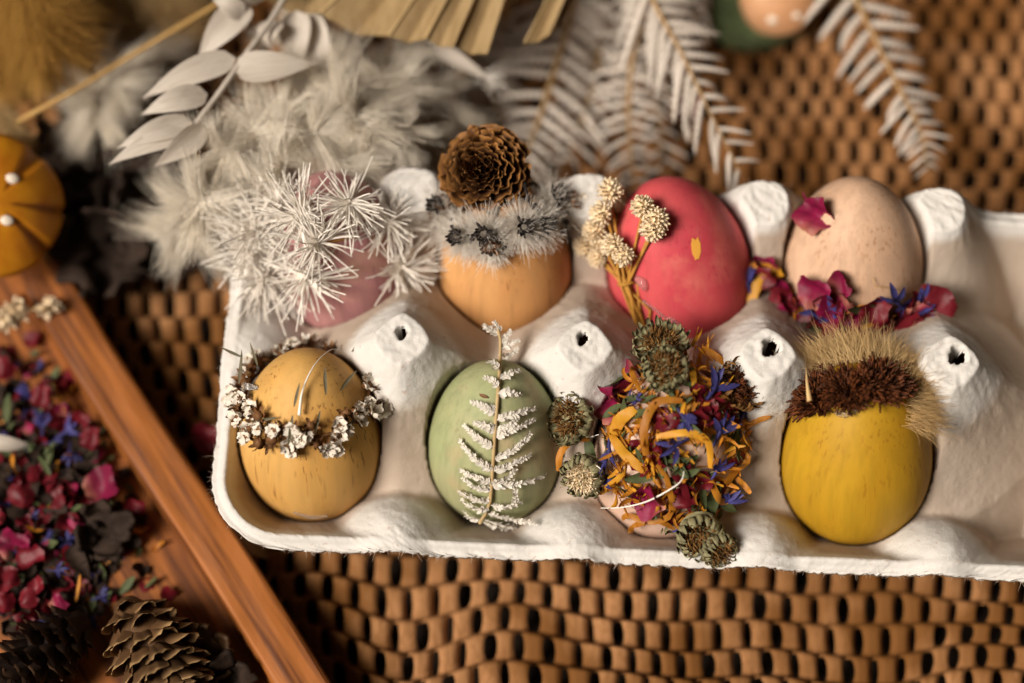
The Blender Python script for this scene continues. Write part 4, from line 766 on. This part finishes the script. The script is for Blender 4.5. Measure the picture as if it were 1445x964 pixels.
# ------------------------------------------------------------------ wooden tray
BZ = 8.0; RZ = 17.0
tr0 = at(52, 378, RZ); tr1 = at(132, 512, RZ); tr2 = at(222, 650, RZ); tr3 = at(320, 795, RZ); tr4 = at(425, 964, RZ); tr5 = at(500, 1090, RZ)
tray = thing('wooden_tray', 'carved brown wooden tray full of dried petals and cones', 'wooden tray', (tr2.x - 40, tr2.y - 40, MATZ))
path = [tr0, tr1, tr2, tr3, tr4, tr5]; dirn = (tr5 - tr0).normalized(); inn = Vector((0, 0, 1)).cross(dirn); inn = -inn if inn.x > 0 else inn
def smooth_path(P, n=40):
    s = [P[min(int(t), len(P) - 2)].lerp(P[min(int(t), len(P) - 2) + 1], t - min(int(t), len(P) - 2)) for t in [(len(P) - 1) * i / n for i in range(n + 1)]]
    for _ in range(6): s = [s[0]] + [(s[i - 1] + 2 * s[i] + s[i + 1]) / 4 for i in range(1, n)] + [s[-1]]
    return s
def rim_sweep(P, inn):
    prof = [(-6.6, MATZ - RZ + .1), (-7.0, -1.6), (-6.4, -.5), (-5.6, 0), (-2, .15), (2, .1), (5.0, 0), (5.8, -.5), (6.4, -1.6), (7.4, BZ - RZ - .6)]; V = []; n = len(prof)
    for i, p in enumerate(P): V += [p - inn * (-u) * 1 + Vector((0, 0, z + .12 * math.sin(i * .8 + u))) for u, z in prof]
    return V, [(i * n + j, i * n + j + 1, (i + 1) * n + j + 1, (i + 1) * n + j) for i in range(len(P) - 1) for j in range(n - 1)]
ang = math.atan2(dirn.y, dirn.x) - PI / 2
def wood_obj(name, V, F, parent):
    c = sum((Vector(v) for v in V), Vector()) / len(V); W_ = Matrix.Translation(c) @ Matrix.Rotation(ang, 4, 'Z'); Wi = W_.inverted(); return obj(name, mesh(name, [Wi @ Vector(v) for v in V], F, M['wood'], False), parent, W_)
V, F = rim_sweep(smooth_path(path), inn); wood_obj('rim', V, F, tray)
c0 = tr0 + inn * 1; V, F = rim_sweep([c0 + inn * (t * 16 - 4) - dirn * 1.0 for t in range(9)], dirn); wood_obj('rim', V, F, tray)
bp_ = [tr0 + inn * 6 + dirn * 3, tr5 + inn * 6, tr5 + inn * 130, tr0 + inn * 130]; Vt = [Vector((p.x, p.y, BZ)) for p in bp_] + [Vector((p.x, p.y, MATZ + .2)) for p in bp_]
wood_obj('base_board', Vt, [(0, 1, 2, 3), (7, 6, 5, 4), (0, 4, 5, 1), (1, 5, 6, 2), (2, 6, 7, 3), (3, 7, 4, 0)], tray)
def in_tray(px, py, z=BZ): p = at(px, py, z); return (p - tr0).dot(inn) > 11 and (p - tr0).dot(dirn) > 8
# loose petals in the tray: the big ones singly, the crumbs as one mass
TP = [('m', 150, 685, 2.2, 20), ('m', 20, 770, 1.6, 70), ('r', 45, 790, 1.5, 300), ('r', 85, 700, 1.4, 30), ('m', 95, 530, 1.1, 80), ('r', 60, 560, 1.2, 0), ('b', 95, 610, 1.5, 40), ('b', 40, 560, 1.3, 160), ('b', 100, 640, 1.3, 280), ('r', 115, 590, 1.2, 60), ('o', 85, 565, 1.2, 110), ('o', 20, 660, 1.4, 280), ('o', 100, 645, 1.0, 20), ('r', 0, 730, 1.5, 40), ('r', 30, 700, 1.3, 90), ('m', 85, 850, 1.2, 30), ('b', 80, 805, 1.0, 0), ('r', 10, 820, 1.4, 200), ('m', 235, 770, 1.0, 10), ('r', 190, 715, 1.1, 80),
      ('o', 205, 715, .9, 60), ('r', 60, 830, 1.2, 10), ('b', 10, 620, 1.2, 200), ('g', 65, 660, 1.0, 120), ('r', 5, 520, 1.2, 40), ('b', 135, 560, 1.0, 330), ('o', 110, 835, 1.0, 80), ('r', 130, 620, 1.2, 0), ('r', 5, 850, 1.1, 80), ('b', 60, 600, 1.2, 90), ('r', 95, 740, 1.3, 250), ('g', 110, 720, .9, 0), ('o', 60, 720, 1.0, 30), ('r', 40, 845, 1.0, 30), ('g', 15, 580, 1.3, 70), ('g', 70, 770, 1.2, 10), ('m', 88, 575, .8, 100), ('b', 75, 625, 1.1, 10)]
LB = dict(o=('curled orange petal in the loose mix on the wooden tray', 'ray_petal'), m=('magenta rose petal in the loose mix on the wooden tray', 'rose_petal'), r=('dark red rose petal in the loose mix on the wooden tray', 'dark_rose_petal'), b=('violet blue cornflower floret in the loose mix on the wooden tray', 'cornflower_floret'), g=('dark green dried leaf in the loose mix on the wooden tray', 'dried_leaf'))
for kd, px, py, s, dg in TP:
    if not in_tray(px, py): continue
    p = at(px, py, BZ + rnd.uniform(4, 7.5)); o = obj(LB[kd][1], POOL[kd][rnd.randrange(len(POOL[kd]))], None, frame(p, Vector((rnd.uniform(-.3, .3), rnd.uniform(-.4, .1), 1)), up_img(dg), 0, s * .66) @ Matrix.Translation((0, -4, 0)) @ Matrix.Rotation(rnd.uniform(0, .5), 4, 'X'))
    tag(o, LB[kd][0], 'petal' if kd != 'g' else 'leaf', 'loose ' + LB[kd][1].replace('_', ' ') + 's on the tray')
crumb = {k: MB() for k in 'mrbogh'}; q = random.Random(77)
SRC = dict(m=[rose(6, k, 5) for k in range(4)], r=[rose(6.5, 9 + k, 5) for k in range(4)], b=[floret(6, 3 * k) for k in range(3)], o=[strap(8, 2.2, 1.5, 1, 7, .5, .3, k) for k in range(4)], g=[strap(7, 2.6, .6, .4, 6, .8, .3, k) for k in range(3)], h=[rose(6, 60 + k, 5) for k in range(4)]); nput = 0
while nput < 760:
    px, py = q.uniform(-40, 250), q.uniform(470, 900); den = math.exp(-((px - 55) / 85) ** 2 - ((py - 695) / 140) ** 2)
    if q.random() > den or not in_tray(px, py): continue
    k = q.choice('mrrrrbboggghhhhhhhh'); p = at(px, py, BZ + .8 + q.random() * 6.5 * den); crumb[k].addm(q.choice(SRC[k]), frame(p, Vector((q.uniform(-.7, .7), q.uniform(-.7, .7), 1)), (1, 0, 0), q.uniform(0, 6.28), q.uniform(.45, 1.0))); nput += 1
for k, nm, mk in (('m', 'magenta', 'magenta'), ('r', 'dark red', 'darkred'), ('b', 'violet blue', 'blue'), ('o', 'orange', 'orange'), ('g', 'dark green', 'greenleaf'), ('h', 'blackish brown', 'darkpod')):
    tag(crumb[k].build('petal_crumbs', M[mk]), 'heap of small %s petal crumbs strewn over the wooden tray' % nm, 'petal crumbs', None, 'stuff')
# red petals on the weave by the carton
for px, py, s, dg, lb in [(290, 640, 1.3, 80, 'red rose petal lying on the weave by the carton corner'), (300, 672, .9, 20, 'smaller red petal lying below the red petal on the weave'), (966, 172, 1.2, 80, 'dark red petal caught under the toothed fern frond')]:
    tag(obj('rose_petal', RED[1], None, frame(at(px, py, 3.2), (0, -.2, 1), up_img(dg), 0, s)), lb, 'petal')

# cones and pods
def cone(lab, base, axis, L, R, mk, ns, seed, name='pine_cone'):
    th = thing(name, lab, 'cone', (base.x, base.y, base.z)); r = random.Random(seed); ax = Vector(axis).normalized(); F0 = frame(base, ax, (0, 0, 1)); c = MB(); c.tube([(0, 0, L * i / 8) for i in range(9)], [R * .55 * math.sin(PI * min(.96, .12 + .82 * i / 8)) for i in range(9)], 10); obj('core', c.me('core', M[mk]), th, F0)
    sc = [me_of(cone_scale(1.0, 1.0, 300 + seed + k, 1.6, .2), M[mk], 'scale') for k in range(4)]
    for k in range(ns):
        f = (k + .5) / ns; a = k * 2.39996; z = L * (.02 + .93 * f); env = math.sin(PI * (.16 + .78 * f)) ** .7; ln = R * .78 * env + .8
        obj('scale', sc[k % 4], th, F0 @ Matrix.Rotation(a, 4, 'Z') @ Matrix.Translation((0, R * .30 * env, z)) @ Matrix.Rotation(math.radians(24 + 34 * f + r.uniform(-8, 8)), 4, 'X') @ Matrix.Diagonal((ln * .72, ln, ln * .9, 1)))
    return th
b = at(175, 850, BZ + 11); cone('open tan pine cone lying in the wooden tray', b, Vector((.55, -.80, .12)), 33, 15, 'conetan', 74, 1)
b = at(120, 870, BZ + 10); cone('dark brown spiky cone beside the open tan pine cone', b, Vector((-.65, -.7, .1)), 30, 12.5, 'conedark', 90, 2)
def pod(lab, px, py, z0, R, seed, nv=5, group=None, tilt=(0, 0), name='seed_pod', mk='darkpod'):
    r = random.Random(seed); p = at(px, py, z0 + R * .75); th = thing(name, lab, 'seed pod', (p.x, p.y, z0), group); F0 = frame(p, Vector((tilt[0], tilt[1] - .2, 1)), (0, 1, 0), r.uniform(0, 6)); mb = MB(); n = 14; V = []
    for i in range(9):
        f = i / 8; rr = R * math.sin(PI * (.04 + .60 * f)) ; V += [(rr * math.cos(2 * PI * k / n) * (1 + .1 * math.cos(nv * 2 * PI * k / n)), rr * math.sin(2 * PI * k / n) * (1 + .1 * math.cos(nv * 2 * PI * k / n)), -R * .75 + R * 1.25 * f) for k in range(n)]
    V += [(0, 0, -R * .1)]; F = [(i * n + k, i * n + (k + 1) % n, (i + 1) * n + (k + 1) % n, (i + 1) * n + k) for i in range(8) for k in range(n)] + [(8 * n + k, 8 * n + (k + 1) % n, 9 * n) for k in range(n)] + [tuple(range(n))[::-1]]
    obj('husk', mesh('husk', V, F, M[mk]), th, F0)
    for k in range(nv):
        vf = rose(R * 1.15, seed * 9 + k, 7); Mx = F0 @ Matrix.Rotation(2 * PI * k / nv, 4, 'Z') @ Matrix.Translation((0, R * .45, R * .25)) @ Matrix.Rotation(r.uniform(.3, .9), 4, 'X'); o = obj('valve', me_of((vf[0], vf[1]), M[mk], 'valve'), th, Mx); o.modifiers.new('thick', 'SOLIDIFY').thickness = .0012
    return th
pod('fuzzy dark open seed pod on the weave beside the toadstool cap', 152, 362, MATZ, 11.5, 5, 5)
pod('dark seed pod resting behind the fuzzy open one', 128, 278, MATZ, 11, 6, 4)
pod('dark seed pod on the weave under the cream plumes', 215, 268, MATZ, 12, 7, 5)
pod('dark seed pod between the toadstool cap and dim plumes', 105, 212, MATZ, 10, 8, 4)
pod('dark seed pod half under the drooping cream plume', 232, 345, MATZ, 9, 9, 5)
pod('dark pod on the weave against the tray corner', 95, 400, MATZ, 8, 12, 4)
pod('round dark acorn-like pod among the magenta petals', 150, 752, BZ, 6.5, 10, 4)
pod('brown ribbed pod near the tray rim beside the pine cone', 284, 925, BZ, 6.5, 13, 5, None, (.3, -.3), mk='conetan')
pod('brown rough pod touching the tray rim at its low end', 316, 958, BZ, 6.5, 11, 5, None, (.2, -.4), mk='darkpod')
th = thing('dried_leaf', 'grey curled dried leaf beside the acorn-like pod', 'leaf', at(120, 790, BZ)); leaf_px(th, (98, 770), (126, 815), BZ + 5, BZ + 7, 26, M['darkpod'], 'blade', .5, 2)
th = thing('dried_leaf', 'pale cream dried leaf at the heap edge on the tray', 'leaf', at(10, 625, BZ)); leaf_px(th, (-20, 622), (42, 628), BZ + 8, BZ + 10, 22, M['ruscus'], 'blade', .5, 2)
th = thing('dried_leaf', 'dim brown dried leaf on the weave below the carton corner', 'leaf', at(355, 765, MATZ)); leaf_px(th, (335, 735), (382, 790), 4, 3, 40, M['rachis'], 'blade', .5, 2)
# small dried sprig lying over the tray's end
th = thing('dried_flower_sprig', 'small beige dried flower sprig lying on the tray rim', 'dried sprig', at(30, 440, RZ)); mb = MB(); mb.tube([at(-20, 450, RZ + 2), at(15, 445, RZ + 2.5), at(40, 437, RZ + 3), at(68, 432, RZ + 3)], .5, 6); mb.build('stem', M['straw'], th)
q2 = np.random.RandomState(2)
for px, py in ((18, 443), (8, 455), (68, 433), (25, 437)):
    p = np.array(at(px, py, RZ + 3)); N = 46; dd = unit(q2.normal(0, 1, (N, 3)) + np.array([.5, 0, .6])); objw('flower_head', *fib(p + 0 * dd, dd, 3.3, .6, q2.normal(0, .2, (N, 3)), 3, 4, .2), M['cream'], th)
